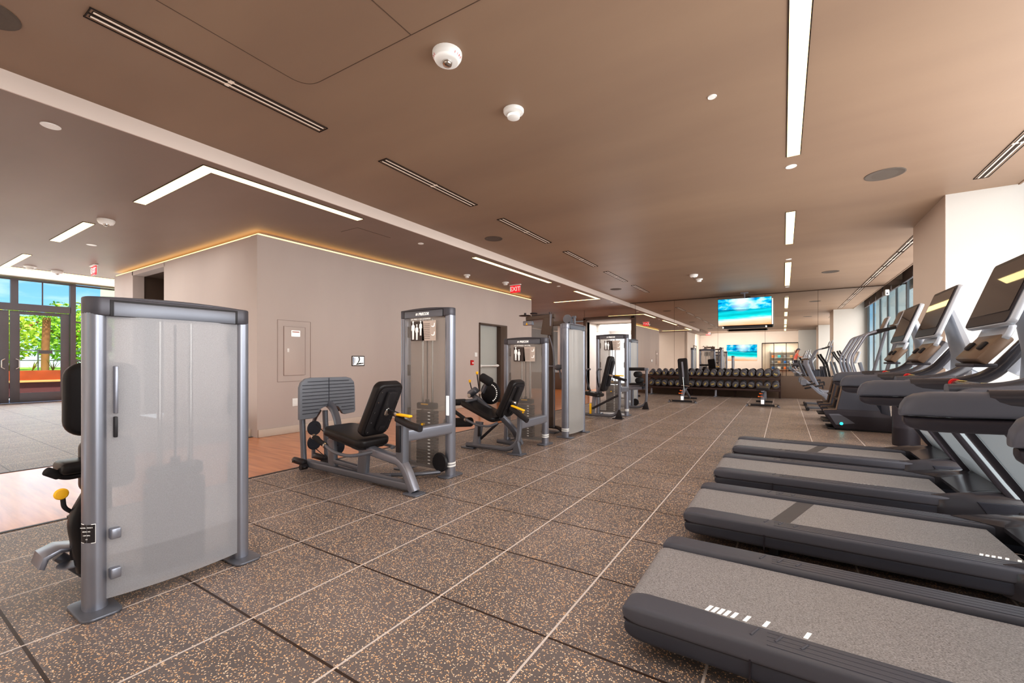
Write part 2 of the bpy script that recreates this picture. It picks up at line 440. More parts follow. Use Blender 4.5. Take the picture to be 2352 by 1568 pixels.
# ------------------------------------------------------------------ world: blue sky with soft clouds
w = bpy.data.worlds.new('sky'); SC.world = w; w.use_nodes = True
nt = w.node_tree; nt.nodes.clear()
out = N(nt, 'ShaderNodeOutputWorld'); bg = N(nt, 'ShaderNodeBackground'); tc = N(nt, 'ShaderNodeTexCoord')
sep = N(nt, 'ShaderNodeSeparateXYZ'); L(nt, tc.outputs['Generated'], sep.inputs[0])
sky = ramp(nt, sep.outputs[2], [(0, lin((226, 240, 250))), (.06, lin((150, 205, 240))), (.2, lin((72, 152, 220))), (1, lin((40, 110, 200)))])
n1 = N(nt, 'ShaderNodeTexNoise'); n1.inputs['Scale'].default_value = 5; n1.inputs['Detail'].default_value = 6
mp = N(nt, 'ShaderNodeMapping'); mp.inputs['Scale'].default_value = (1, 1, 3.2); L(nt, tc.outputs['Generated'], mp.inputs[0]); L(nt, mp.outputs[0], n1.inputs['Vector'])
cl = ramp(nt, n1.outputs['Fac'], [(.5, (0, 0, 0)), (.72, (1, 1, 1))])
mx = N(nt, 'ShaderNodeMix', data_type='RGBA'); L(nt, cl, mx.inputs[0]); L(nt, sky, mx.inputs[6]); mx.inputs[7].default_value = (.95, .97, 1, 1)
L(nt, mx.outputs[2], bg.inputs[0]); bg.inputs[1].default_value = 1.15; L(nt, bg.outputs[0], out.inputs[0])

# ------------------------------------------------------------------ floor
fl = MB()
fl.box((-.815, 5.35, -.05), (7.53, 22.3, .1))            # rubber, right hand zone x -4.95..2.95
fl.box((-12.6, 1.9, -.05), (11.2, 3.4, .1))
struct(fl, 'floor', M['floor']).location = (0, 0, 0)
wf = MB()
wf.box((-5.79, 7.5, -.051), (2.42, 18.0, .1)); wf.box((-9.5, 14.2, -.052), (5.4, 4.6, .1)); wf.box((-15.6, 8, -.054), (5.2, 9, .1))
struct(wf, 'floor', M['wood'])
# floor under left zone ends at the wood strip; thin dark transition strips
tr = MB()
for x in (-4.575, -7.0): tr.box((x, 7.4 if x > -5 else 1.9, .001), (.03, 17.5 if x > -5 else 3.3, .006))
struct(tr, 'trim_1', M['dark_steel'])

# ------------------------------------------------------------------ ceilings
c = MB(); c.box(((XB+2.45)/2, 5.4, ZR+.15), (2.45-XB, 22.2, .3)); struct(c, 'ceiling', M['ceil'])
c = MB(); c.box(((XB-14.3)/2-.001, 8.2, ZL+.24), (14.3+XB-.002, 16.2, .48)); struct(c, 'ceiling', M['ceil_l'])
c = MB(); c.box((-5.5, -2.7, ZL+.24), (1.2, 5.6, .48)); struct(c, 'ceiling', M['ceil_l'])
c = MB(); c.box((-16.25, 5.5, 3.65), (3.9, 12.6, .3)); struct(c, 'ceiling', M['white_wall'])
c = MB(); c.box((XB+.004, 8.2, ZL+.075+.02), (.02, 16.1, .2-.012)); struct(c, 'trim_2', M['bulk'])      # bulkhead fascia
c = MB(); c.box((2.75, 5.4, 4.0), (.75, 22.2, .1)); c.box((2.46, 5.4, 3.66), (.02, 22.2, .6)); struct(c, 'ceiling', M['ceil'])             # shade pocket above the windows

b = MB(); b.box((2.75, YB+.3, 3.7), (.7, .1, .7)); b.box((-.9, YB+.3, 3.4), (8, .4, .3)); struct(b, 'wall_back_top', M['ceil'])
# ------------------------------------------------------------------ left block of rooms
H = 3.14
b = MB()
b.box((-6.97, 6.38, H/2), (.2, 5.72, H))                      # y 3.53 .. 9.24
b.box((-6.97, 11.325, H/2), (.2, 1.49, H))                     # y 10.58 .. 12.07
b.box((-6.97, 9.91, (H+2.2)/2), (.2, 1.34, H-2.2))           # above door
b.box((-8.5, 12.0, H/2), (3.0, .14, H))
struct(b, 'wall_left', M['wall'])
b = MB()
b.box((-8.72, 3.63, H/2), (3.3, .2, H)); b.box((-12.575, 3.63, H/2), (1.13, .2, H))
b.box((-11.2, 3.63, (H+3.05)/2), (1.7, .2, H-3.05))
b.box((-13.05, 6.8, H/2), (.2, 6.2, H))
struct(b, 'wall_left_front', M['wall'])
b = MB(); b.box((-11.2, 4.9, 1.6), (2.2, .1, 3.2)); b.box((-12.1, 4.3, 1.6), (.1, 1.2, 3.2)); b.box((-10.3, 4.3, 1.6), (.1, 1.2, 3.2)); b.box((-11.2, 4.3, 3.1), (1.9, 1.2, .08))
struct(b, 'wall_recess', M['frame_brown'])
# cove glow at the head of the block
b = MB(); b.box((-6.92, 7.8, H+.012), (.09, 8.5, .02)); b.box((-9.98, 3.585, H+.012), (6.2, .09, .02))
tag(b.build('cove_light', M['cove']), 'thin warm strip of light glowing along the top of the free-standing taupe wall', 'light strip')
b = MB(); b.box((-6.857, 6.385, .06), (.022, 5.71, .12), bev=.004); b.box((-6.857, 11.325, .06), (.022, 1.49, .12), bev=.004); b.box((-8.72, 3.517, .06), (3.34, .022, .12), bev=.004); b.box((-12.575, 3.517, .06), (1.13, .022, .12), bev=.004)
struct(b, 'baseboard_left', M['baseb'])
# walls behind the camera and round the left (seen in the mirror)
b = MB(); b.box((-9.6, .2, 1.68), (7.7, .2, 3.36)); b.box((-5.8, -2.5, 1.7), (.2, 5.6, 3.4)); struct(b, 'wall_behind_left', M['wall_l'])
b = MB(); b.box((-3.6, -5.3, 1.7), (4.4, .2, 3.4)); b.box((-.25, -5.3, 2.95), (2.3, .2, .84)); struct(b, 'wall_behind', M['wall_l'])
b = MB(); b.box((1.92, -4.7, 1.9), (2.05, .2, 3.8)); b.box((.98, -5.0, 1.7), (.16, .6, 3.4)); struct(b, 'wall_behind_right', M['white_wall'])
b = MB(); b.box((-15.5, 12.0, 1.75), (5.2, .1, 3.5)); b.box((-16.2, -.55, 1.75), (4.2, .1, 3.5)); b.box((-13.4, -.2, 1.75), (.1, .7, 3.5)); struct(b, 'wall_far_left', M['wall_l'])
b = MB(); b.box((-11.95, 14.2, 1.7), (.1, 4.4, 3.4)); struct(b, 'wall_alcove', M['wall'])

# ------------------------------------------------------------------ door in the left wall
d = thing('door_1', None, None, (-6.87, 9.24, 0)); del_ = None
tag(d, kind='structure')
b = MB(); b.box((-.13, .50, 1.08), (.05, 1.0, 2.14), bev=.003); b.build('door_leaf', M['door'], d)
b = MB(); b.box((-.05, .01, 1.1), (.16, .03, 2.2)); b.box((-.05, .67, 2.185), (.16, 1.34, .04)); b.box((-.05, 1.18, 1.09), (.15, .34, 2.17), bev=.004); b.build('door_frame', M['frame_brown'], d)
b = MB(); b.tube([(-.02, .04, 1.05), (-.02, .96, 1.05)], .022); b.box((-.06, .1, 1.05), (.09, .1, .07), bev=.01); b.box((-.06, .9, 1.05), (.09, .1, .07), bev=.01); b.build('push_bar', M['white'], d)

# ------------------------------------------------------------------ back wall: wainscot, mirrors, framed opening
b = MB()
b.box((-9.25, YB+.2, 1.75), (5.1, .3, 3.5)); b.box((-.95, YB+.2, 1.75), (7.8, .3, 3.5)); b.box((-5.75, YB+.2, 3.15), (1.9, .3, .7))
struct(b, 'wall_back', M['panel_brown'])
b = MB(); b.box((-.93, YB+.005, .35), (7.7, .06, .70), bev=.004); b.box((-9.2, YB+.005, .35), (4.9, .06, .70), bev=.004)
struct(b, 'trim_3', M['panel_brown'])
xs = [(-11.8, -9.66), (-9.66, -8.25), (-8.25, -6.78), (-4.72, -3.33), (-3.33, -1.9), (-1.9, -.51), (-.51, .89), (.89, 2.93)]
lab = ['mirror panel in the far left corner of the alcove', 'mirror panel behind the cable machine with the overhead arms', 'tall mirror panel immediately left of the dark-framed opening',
       'tall mirror panel immediately right of the dark-framed opening', 'mirror panel above the left end of the dumbbell rack', 'mirror panel behind the hanging television',
       'mirror panel above the right end of the dumbbell rack', 'widest mirror panel, ending at the window wall']
for (x0, x1), lb in zip(xs, lab):
    b = MB(); b.box(((x0+x1)/2, YB+.012, (.70+3.345)/2), (x1-x0-.006, .03, 3.345-.70))
    tag(b.build('mirror_panel', M['mirror']), lb, 'mirror', 'mirror panels on the back wall')
b = MB(); b.box((-5.75, YB+.012, 3.13), (2.05, .03, .43)); tag(b.build('mirror_panel', M['mirror']), 'low strip of mirror above the dark-framed opening', 'mirror', 'mirror panels on the back wall')
b = MB(); b.box((-6.74, YB-.02, 1.43), (.10, .14, 2.86), bev=.004); b.box((-4.79, YB-.02, 1.43), (.14, .14, 2.86), bev=.004); b.box((-5.76, YB-.02, 2.86), (2.06, .14, .10), bev=.004)
struct(b, 'trim_4', M['frame_brown'])
b = MB(); b.box((-6.75, YB+1.5, 1.5), (.1, 2.8, 3)); b.box((-4.75, YB+1.5, 1.5), (.1, 2.8, 3)); b.box((-5.75, YB+1.5, 2.78), (2, 2.8, .08)); b.box((-5.2, YB+2.9, 1.5), (1.1, .1, 3)); b.box((-5.75, YB+2.9, 2.6), (2, .1, .5)); b.box((-5.75, YB+1.2, 2.62), (2.0, .1, .4))
struct(b, 'wall_passage', M['white_wall'])
b = MB(); b.box((-5.75, YB+1.5, -.04), (2, 2.8, .08)); struct(b, 'floor', M['wood'])
b = MB(); b.box((-6.25, YB+2.93, 1.2), (.95, .02, 2.3)); tag(b.build('window_1', emit('bright_daylight_pane', (240, 248, 255), 3.0)), kind='structure')

# ------------------------------------------------------------------ columns on the window side
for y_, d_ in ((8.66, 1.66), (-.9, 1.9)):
    b = MB(); b.box((2.4, y_, 1.95), (1.2, d_, 3.9)); b.mi = 1; b.box((1.799, y_, 1.95), (.004, d_-.004, 3.9)); struct(b, 'wall_column', [M['white_wall'], M['wall_shaded']])

# ------------------------------------------------------------------ window wall on the right: mullions, glass, shades
XW = 2.95
b = MB(); k = 0
ys = [16.15-1.33*i for i in range(16)]
for y in ys:
    b.box((XW, y, 2.0), (.05, .05, 4.0))
b.box((XW, 5.6, .06), (.06, 21.4, .12)); b.box((XW, 5.6, 3.9), (.12, 21.4, .12))
struct(b, 'window_2', M['mullion'])
b = MB()
for y0, y1 in zip(ys[1:], ys[:-1]): b.box((XW+.01, (y0+y1)/2, 2.0), (.012, 1.26, 3.8))
tag(b.build('window_pane', M['glass']), kind='structure')
i = 0
names = ['nearest the mirror', 'second from the mirror', 'third from the mirror', 'fourth from the mirror', 'fifth from the mirror']
for y0, y1 in list(zip(ys[1:], ys[:-1]))[:5]:
    t = thing('roller_shade', 'dark rolled-up shade at the top of the window wall, '+names[i], 'shade', (XW-.12, (y0+y1)/2, 3.36), group='roller shades above the windows')
    b = MB(); b.box((0, 0, .28), (.03, 1.14, .55), bev=.003); b.build('fabric', M['shade'], t)
    b = MB(); b.sweep([(0, -.57, 0), (0, .57, 0)], .05, .03, n=10, p=3); b.build('bottom_rail', M['alu'], t)
    b = MB(); b.cyl((0, -.57, .55), (0, .57, .55), .05, n=14); b.build('roller', M['dark_steel'], t)
    i += 1
b = MB()
b.box((9.5, 46, 14), (.5, 160, 30))
for j in range(50): b.box((9.2, -32+j*3.2, 14), (.12, .12, 30))
for j in range(9): b.box((9.2, 46, .2+j*3.2), (.14, 160, .25))
tag(b.build('neighbouring_building', m_facade()), 'pale blue-grey building face seen through the window wall', 'building')
b = MB(); b.box((6, 6, -.2), (7, 46, .1)); struct(b, 'ground', mat('paving', (170, 165, 158), .7))

# ------------------------------------------------------------------ glazed wall with double doors on the far left
XG = -18.1
b = MB()
b.box((XG, 2.74, 3.12), (.12, .14, .72)); b.box((XG, 3.90, 1.74), (.14, .12, 3.48)); b.box((XG, 1.50, 1.74), (.14, .12, 3.48))
b.box((XG, 2.70, 2.69), (.14, 2.30, .19)); b.box((XG, 3.28, 3.12), (.05, .025, .72)); b.box((XG, 2.1, 3.12), (.05, .025, .72))
for y in (5.3, 6.8, 8.3, .2): b.box((XG, y, 1.74), (.1, .08, 3.48))
for z in (.05, 1.18, 2.35, 2.93, 3.45):
    b.box((XG, 6.9, z), (.08, 5.9, .045 if z != 2.93 else .02)); b.box((XG, .55, z), (.08, 1.8, .045))
b.box((XG, 2.7, 3.46), (.1, 2.4, .04))
struct(b, 'window_3', M['alu'])
b = MB(); b.box((XG-.02, 4, 3.1), (.01, 11, .7)); b.box((XG-.02, 7, 1.3), (.01, 6, 2.5)); tag(b.build('window_pane', M['glass']), kind='structure')
for y0, y1, hy, nm in ((1.58, 2.64, 2.56, 'door_2'), (2.66, 3.83, 2.76, 'door_3')):
    d = thing(nm, None, None, (XG, (y0+y1)/2, 0)); tag(d, kind='structure'); w2 = (y1-y0)/2
    b = MB(); b.box((0, -w2+.09, 1.3), (.06, .18, 2.56), bev=.004); b.box((0, w2-.09, 1.3), (.06, .18, 2.56), bev=.004); b.box((0, 0, 2.535), (.054, 2*w2-.02, .09), bev=.004); b.box((0, 0, .15), (.054, 2*w2-.02, .26), bev=.004); b.build('door_frame', M['alu'], d)
    b = MB(); b.box((0, 0, 1.4), (.012, 2*w2-.34, 2.24)); b.build('door_glass', M['glass'], d)
    hy -= (y0+y1)/2
    s = 1 if hy < 0 else -1
    b = MB(); b.tube([(.03, hy, .96), (.09, hy, .96), (.09, hy+s*.06, 1.0), (.09, hy+s*.06, 1.2), (.09, hy, 1.24), (.03, hy, 1.24)], .014, .02); b.build('door_handle', M['chrome'], d)
    if nm == 'door_3':
        b = MB(); b.box((.01, .1, 1.44), (.01, .27, .1)); b.build('door_plate', M['alu'], d)

# ------------------------------------------------------------------ lights
def area(name, loc, rot, sx, sy, power, col=(1, 1, 1), gloss=False):
    l = bpy.data.lights.new(name, 'AREA'); l.shape = 'RECTANGLE'; l.size = sx; l.size_y = sy; l.energy = power; l.color = col
    o = bpy.data.objects.new(name, l); COL.objects.link(o); o.location = loc; o.rotation_euler = rot
    o.visible_camera = False; o.visible_glossy = gloss
    return o
area('daylight_right_near', (2.85, 3.4, 1.9), (0, R(90), 0), 3.2, 8.2, 240, (1, .98, .97), True)
area('daylight_right_far', (2.85, 12.8, 1.9), (0, R(90), 0), 3.2, 6.2, 250, (1, .98, .97))
area('daylight_left', (XG+.3, 4.0, 1.8), (0, R(-90), 0), 3.0, 7.5, 85, (.97, .98, 1), True)
area('daylight_left_soft', (XG+.32, 4.0, 1.8), (0, R(-90), 0), 3.0, 7.5, 230, (.97, .98, 1))
area('fill_behind', (-1.6, -4.9, 1.9), (R(90), 0, 0), 6.5, 2.8, 85, (1, .97, .95))  # added unseen fill from behind the camera, no window there
area('alcove_fill', (-9.5, 14.1, 3.1), (0, 0, 0), 3.5, 3.0, 90, (1, .96, .93))  # unseen fill added under the alcove ceiling, no daylight opening here
area('passage_fill', (-5.75, YB+1.4, 2.7), (0, 0, 0), 1.6, 2.2, 75, (1, .98, .96))  # unseen lamp added to brighten the passage
area('rear_wall_fill', (-2.6, -2.6, 2.6), (R(-75), 0, 0), 6.0, 1.2, 120, (1, .96, .92))  # unseen lamp added to lift the rear wall in the mirror
area('lobby_fill_down', (-10.5, 1.9, 3.15), (0, 0, 0), 6.0, 2.6, 70, (1, .98, .97))  # unseen fill for the lobby, no fixture
area('lobby_fill_up', (-10.5, 1.9, .25), (PI, 0, 0), 9.0, 2.6, 60, (1, .98, .97))  # unseen fill from floor level, stands in for bounce
area('hall_fill_down', (-1.6, 6.5, 3.33), (0, 0, 0), 5.5, 17.0, 330, (1, .98, .97))  # unseen fill under the ceiling, added to brighten the floor
area('hall_fill_up', (1.0, 6.0, .25), (PI, 0, 0), 2.2, 17.0, 120, (1, .97, .95))  # unseen fill from below, added to brighten the ceiling
area('hall_fill_up_left', (-2.4, 6.0, .25), (PI, 0, 0), 3.4, 17.0, 35, (1, .97, .95))  # weaker unseen ceiling fill for the left half
area('sill_fill', (2.6, 4.6, .9), V((-.55, .35, .75)).to_track_quat('-Z', 'Y').to_euler(), 1.0, 2.5, 60, (1, .97, .95))  # unseen upward lamp, added so the column shadows the ceiling
sun = bpy.data.lights.new('sun', 'SUN'); sun.energy = 6.0; sun.angle = R(3); sun.color = (1, .95, .85)
so = bpy.data.objects.new('sun', sun); COL.objects.link(so); so.rotation_euler = (R(12), R(35), 0)
# ------------------------------------------------------------------ linear lights
def led(name_label, segs, z, group='warm linear ceiling lights'):
    """segs: list of (x0,y0,x1,y1) rectangles"""
    t = thing('linear_light', name_label, 'ceiling light', ((segs[0][0]+segs[0][2])/2, (segs[0][1]+segs[0][3])/2, z), group=group)
    b = MB()
    for x0, y0, x1, y1 in segs: b.box(((x0+x1)/2, (y0+y1)/2, z-.004), (abs(x1-x0), abs(y1-y0), .008))
    b.build('diffuser', M['led'], t, world=True)
    b = MB()
    for x0, y0, x1, y1 in segs:
        for xx in (x0-.004, x1+.004): b.box((xx, (y0+y1)/2, z-.003), (.008, abs(y1-y0)+.016, .006))
        for yy in (y0-.004, y1+.004): b.box(((x0+x1)/2, yy, z-.003), (abs(x1-x0)+.016, .008, .006))
    b.build('trim_frame', M['slot_dark'], t, world=True)
led('longest bright linear light running towards the camera at the top right', [(.03, 1.9, .145, 5.46)], ZR)
led('short linear light in line between the longest strip and the small white sprinkler cover', [(.03, 7.5, .145, 9.55)], ZR)
led('linear light in the right-hand line closest to the mirror wall', [(.03, 11.33, .145, 14.8)], ZR)
led('linear light overhead behind the camera, seen only in the mirror', [(.03, -.8, .145, 1.2)], ZR)
led('rearmost linear light, seen only in the mirror', [(.03, -4.6, .145, -2.2)], ZR)
led('large L-shaped warm light at the upper left beside the cream bulkhead', [(-7.01, 2.07, -5.09, 2.19), (-5.21, 2.19, -5.09, 4.07)], ZL)
led('short warm light left of the big L-shaped light', [(-10.45, 1.98, -8.66, 2.10)], ZL)
led('L-shaped warm light over the glazed entrance at the far left', [(-14.2, 1.96, -12.22, 2.07), (-14.2, 2.07, -14.1, 6.0)], ZL)
led('straight warm light beside the bulkhead over the exit sign end of the taupe wall', [(-5.19, 6.75, -5.09, 10.0)], ZL)
led('L-shaped warm light in the alcove in front of the mirrors', [(-5.19, 11.6, -5.09, 13.5), (-6.75, 13.4, -5.19, 13.5)], ZL)

# ------------------------------------------------------------------ slot diffusers
def slot(x, y0, y1, label, wdt=.125):
    t = thing('slot_diffuser', label, 'air vent', (x, (y0+y1)/2, ZR), group='two-slot air diffusers in the ceiling')
    Lh = (y1-y0)/2
    b = MB(); b.box((0, 0, -.001), (wdt, 2*Lh, .002)); b.mi = 1
    for s in (-1, 1): b.box((s*wdt*.22, 0, -.0018), (wdt*.27, 2*Lh-.03, .0024))
    b.build('slot_gap', [M['ceil'], M['slot_dark']], t)
    b = MB()
    for s in (-1, 1):
        b.sweep([(s*wdt*.22, -Lh+.02, -.004), (s*wdt*.22, Lh-.02, -.004)], wdt*.13, .008, n=8, p=3)
    b.box((0, 0, -.004), (wdt*.8, .03, .006)); b.build('blade', M['slot_white'], t)
    b = MB()
    for s in (-1, 1): b.box((s*(wdt/2), 0, -.004), (.006, 2*Lh+.01, .008)); b.box((0, s*Lh, -.004), (wdt, .006, .008))
    b.box((0, 0, -.005), (.010, 2*Lh, .006)); b.build('frame', M['slot_dark'], t)
O5 = ['longest two-slot air diffuser at the upper left of the ceiling', 'second air diffuser from the camera in the left ceiling row', 'third air diffuser from the camera in the left ceiling row',
      'fourth air diffuser from the camera in the left ceiling row', 'fifth air diffuser from the camera in the left ceiling row', 'last air diffuser of the left ceiling row, by the mirror']
for (y0, y1), lb in zip(((.86, 2.49), (3.2, 4.83), (5.5, 7.1), (7.83, 9.45), (10.13, 11.7), (12.4, 13.95)), O5): slot(-3.68, y0, y1, lb)
slot(1.99, 5.35, 7.33, 'air diffuser at the right edge of the ceiling in front of the white column')
for i_, (y0, y1) in enumerate(((9.9, 11.4), (11.45, 12.95), (13.0, 14.5), (14.55, 16.05))):
    slot(1.97, y0, y1, 'air diffuser along the window side, '+['just past the column', 'second past the column', 'third past the column', 'touching the mirror line'][i_])

# ------------------------------------------------------------------ ceiling devices
def detector(label, x, y, z, r=.095, kind=0):
    t = thing('smoke_detector', label, 'smoke detector', (x, y, z), group='smoke detectors on the ceiling')
    b = MB()
    if kind == 0:   # broad dome with strobe
        b.lathe([(r*1.0, 0), (r*1.0, .012), (r*.97, .03), (r*.80, .058), (r*.66, .064), (0, .064)], flip=-1); b.build('base', M['white'], t)
        b = MB(); b.lathe([(r*.36, .058), (r*.36, .068), (r*.30, .084), (r*.16, .092), (0, .093)], flip=-1); b.build('strobe_lens', M['chrome'], t)
    else:
        b.lathe([(r, 0), (r, .014), (r*.92, .026), (r*.55, .034), (r*.55, .036)], flip=-1); b.build('base', M['white'], t)
        b = MB(); b.lathe([(r*.5, .03), (r*.62, .044), (r*.60, .066), (r*.4, .076), (0, .076)], flip=-1); b.build('sensor_head', M['white'], t)
    return t
t = detector('large white domed fire strobe nearest the camera, with FIRE lettering', -2.02, 2.34, ZR, .105)
for a0, sgn in ((R(205), 1), (R(-15), 1)):
    for k_, ch in enumerate('FIRE'):
        a = a0+k_*R(13)
        rr = .0955; px, py = rr*math.cos(a), rr*math.sin(a)
        Mx = Matrix.Translation((px, py, -.040)) @ Matrix.Rotation(a+PI/2, 4, 'Z') @ Matrix.Rotation(R(90+34), 4, 'X')
        text_mesh('lettering', ch, .022, M['red'], t, Mx, depth=.0006)
detector('white smoke detector with protruding head, second from the camera', -1.99, 3.18, ZR, .09, 1)
detector('left one of the paired white detectors in front of the mirror wall', -1.93, 11.7, ZR, .10, 0)
detector('right one of the paired white detectors in front of the mirror wall', -1.91, 12.4, ZR, .09, 1)
detector('white detector beside the short warm light at the upper left', -8.27, 2.13, ZL, .10, 0)
detector('white detector by the left wall near the exit sign', -6.34, 8.05, ZL, .08, 1)
detector('white detector on the ceiling touching the red exit sign', -6.1, 9.35, ZL, .09, 1)
detector('white detector under the L-shaped light at the far left', -13.9, 2.75, ZL, .10, 0)
detector('white detector nearest the left edge of the picture', -13.7, 2.3, ZL, .10, 1)
t = thing('ceiling_projector', 'flat oval white ceiling unit over the glazed entrance', 'ceiling unit', (-15.0, 3.75, 3.5), group=None)
b = MB(); b.lathe([(.10, 0), (.10, .06), (.26, .07), (.27, .10), (.22, .13), (0, .135)], flip=-1); b.build('body', M['white'], t)
b = MB(); b.lathe([(.12, .13), (.11, .145), (0, .147)], flip=-1); b.build('lens', M['chrome'], t)
def disc(name, label, cat, x, y, z, r, m, group, rim=True):
    t = thing(name, label, cat, (x, y, z), group=group)
    b = MB(); b.lathe([(r, 0), (r, .004), (r*.93, .007), (r*.9, .005)], flip=-1); b.build('rim', m if not rim else M['speaker'] if m is M['speaker'] else M['white'], t)
    b = MB(); b.lathe([(r*.91, .004), (r*.5, .0055), (0, .006)], flip=-1); b.build('grille' if m is M['speaker'] else 'cover', m, t)
G = 'round grey ceiling speakers'
disc('ceiling_speaker', 'round grey speaker flush in the ceiling at the right, before the white column', 'speaker', 1.0, 6.59, ZR, .19, M['speaker'], G)
disc('ceiling_speaker', 'round speaker left of the third air diffuser', 'speaker', -4.39, 6.34, ZR, .16, M['speaker'], G)
disc('ceiling_speaker', 'round speaker in the far right of the ceiling near the mirror', 'speaker', .97, 13.1, ZR, .18, M['speaker'], G)
disc('ceiling_speaker', 'round speaker near the bulkhead close to the mirrors', 'speaker', -4.33, 12.8, ZR, .17, M['speaker'], G)
disc('ceiling_speaker', 'large dark round speaker cut by the upper left edge of the picture', 'speaker', -4.22, .50, ZR, .17, M['speaker'], G)
G = 'small white sprinkler covers'
for x, y, z, r, lb in ((-5.36, 1.02, ZL, .065, 'white disc on the lower ceiling at the far upper left'), (-.5, 3.89, ZR, .035, 'tiny white sprinkler cover in the middle of the main ceiling'),
                       (.07, 5.76, ZR, .055, 'white disc at the end of the longest linear light'), (.09, 11.0, ZR, .055, 'white disc just before the farthest linear light'),
                       (.09, 15.1, ZR, .055, 'white disc between the farthest linear light and the mirror'),
                       (-10.26, 2.45, ZL, .07, 'white disc over the entrance side right of the short light'), (-5.32, 5.47, ZL, .05, 'white disc in front of the long wall beside the bulkhead'),
                       (-5.19, 10.6, ZL, .05, 'white disc between the straight light and the alcove light'), (-5.1, 14.6, ZL, .05, 'white disc in the alcove by the mirror top')):
    disc('ceiling_sprinkler_cover', lb, 'sprinkler', x, y, z, r, M['white'], G)
# access panel outline and joints in the ceiling: fine raised beads
b = MB()
pth = fillet([(-3.2, .2, ZR-.001), (-3.22, 2.04, ZR-.001), (-1.2, 2.11, ZR-.001)], .16, 8)
b.sweep(pth, .006, .003, n=6)
b.sweep([(-2.09, .6, ZR-.001), (-2.11, 2.08, ZR-.001)], .007, .003, n=6)
tag(b.build('trim_5', mat('seam_line', (92, 74, 62), .5)), kind='structure')
b = MB(); b.sweep([(-5.9, 4.3, ZL-.001), (-5.5, 4.3, ZL-.001), (-5.5, 4.95, ZL-.001)], .006, .003, n=6); tag(b.build('trim_6', M['slot_dark']), kind='structure')

# ------------------------------------------------------------------ exit signs
def exit_sign(label, x, y, z, rz):
    t = thing('exit_sign', label, 'exit sign', (x, y, z), rz, group='red exit signs')
    b = MB(); b.box((0, 0, -.012), (.34, .07, .024), bev=.004); b.build('canopy', M['white'], t)
    b = MB(); b.box((0, 0, -.125), (.31, .012, .19), bev=.003); b.build('acrylic_panel', mat('red_acrylic', (214, 40, 52), .2, emis=(214, 30, 45), estr=.7), t)
    for s in (-1, 1):
        Mx = Matrix.Translation((0, s*.009*-1, -.125)) @ Matrix.Rotation(0 if s == 1 else PI, 4, 'Z') @ Matrix.Rotation(PI/2, 4, 'X')
        text_mesh('exit_lettering', 'EXIT', .16, M['decal_white'], t, Mx, depth=.001, bold=.003)
exit_sign('red EXIT sign over the door in the long taupe wall', -6.05, 9.75, ZL, 0)
exit_sign('red exit sign hanging near the glazed entrance at the far left', -12.37, 2.99, ZL, 0)
exit_sign('red EXIT sign above the rear doorway, seen in the mirror', -4.9, -3.6, ZR, 0)

# ------------------------------------------------------------------ wall fittings on the long wall (x=-6.87)
WX = -6.87
t = thing('electrical_panel', 'flush painted access door with white sticker in the long taupe wall', 'access door', (WX+.003, 4.12, 1.35))
b = MB(); b.box((.004, 0, 0), (.008, .36, .80), bev=.002); b.build('panel_door', M['wall'], t)
b = MB()
for yy, zz, sy, sz in ((0, .40, .37, .005), (0, -.40, .37, .005), (-.183, 0, .005, .8), (.183, 0, .005, .8)): b.box((.004, yy, zz), (.011, sy, sz))
for yy, zz, sy, sz in ((0, .50, .57, .004), (0, -.50, .57, .004), (-.285, 0, .004, 1.0), (.285, 0, .004, 1.0)): b.box((.001, yy, zz), (.006, sy, sz))
b.build('panel_outline', mat('panel_gap', (158, 140, 132), .6), t)
b = MB(); b.box((.0095, .015, .29), (.003, .15, .10)); b.build('sticker', M['sticker'], t)
b = MB(); b.box((.0115, .015, .315), (.002, .13, .022)); b.build('sticker_heading', M['decal_pink'], t)
text_mesh('sticker_lettering', 'WARNING', .02, M['red'], t, Matrix.Translation((.0125, .015, .315)) @ Matrix.Rotation(PI/2, 4, 'Z') @ Matrix.Rotation(PI/2, 4, 'X'), depth=.0005)
b = MB(); b.box((.011, -.115, .01), (.006, .032, .06), bev=.002); b.box((.015, -.115, .015), (.006, .01, .03), bev=.001); b.build('latch', M['white'], t)
def plate(name, label, cat, y, z, sy, sz, m):
    t = thing(name, label, cat, (WX+.002, y, z)); b = MB(); b.box((.004, 0, 0), (.008, sy, sz), bev=.002); b.build('cover_plate', m, t); return t
t = plate('power_outlet', 'white outlet plate low on the long wall behind the leg press footplate', 'outlet', 4.125, .50, .09, .13, M['white'])
for zz in (-.028, .028):
    b = MB(); b.box((.008, 0, zz), (.004, .034, .028), bev=.002); b.build('socket', M['white'], t)
t = plate('wall_display', 'small white framed display with dark blue and black strokes on the long wall', 'display', 5.38, 1.185, .27, .175, M['white'])
b = MB(); b.box((.0055, 0, 0), (.007, .285, .19)); b.build('bezel', M['slot_dark'], t)
b = MB(); b.box((.0105, 0, 0), (.003, .255, .16)); b.build('screen', M['sticker'], t)
b = MB(); b.prism([(-.118, -.072), (-.104, -.075), (-.098, .072), (-.118, .072)], 'yz', .012, .0135); b.prism([(-.092, -.06), (-.080, -.03), (-.074, .06), (-.084, .06)], 'yz', .012, .0135); b.build('blue_strokes', mat('navy_ink', (60, 92, 130), .5), t)
b = MB(); b.prism([(-.01, .075), (.03, .078), (.034, .02), (.022, -.01), (-.015, -.05), (.04, -.035), (.115, -.052), (.115, -.036), (.03, -.058), (-.06, -.075), (-.015, -.03), (.008, .01), (.012, .035), (.008, .05)], 'yz', .012, .0135); b.build('black_strokes', mat('black_ink', (26, 30, 34), .5), t)
t = plate('fire_alarm_pull', 'red fire alarm pull station left of the wall door', 'fire alarm', 8.92, 1.14, .11, .13, M['red'])  # manual pull station, not a wall switch
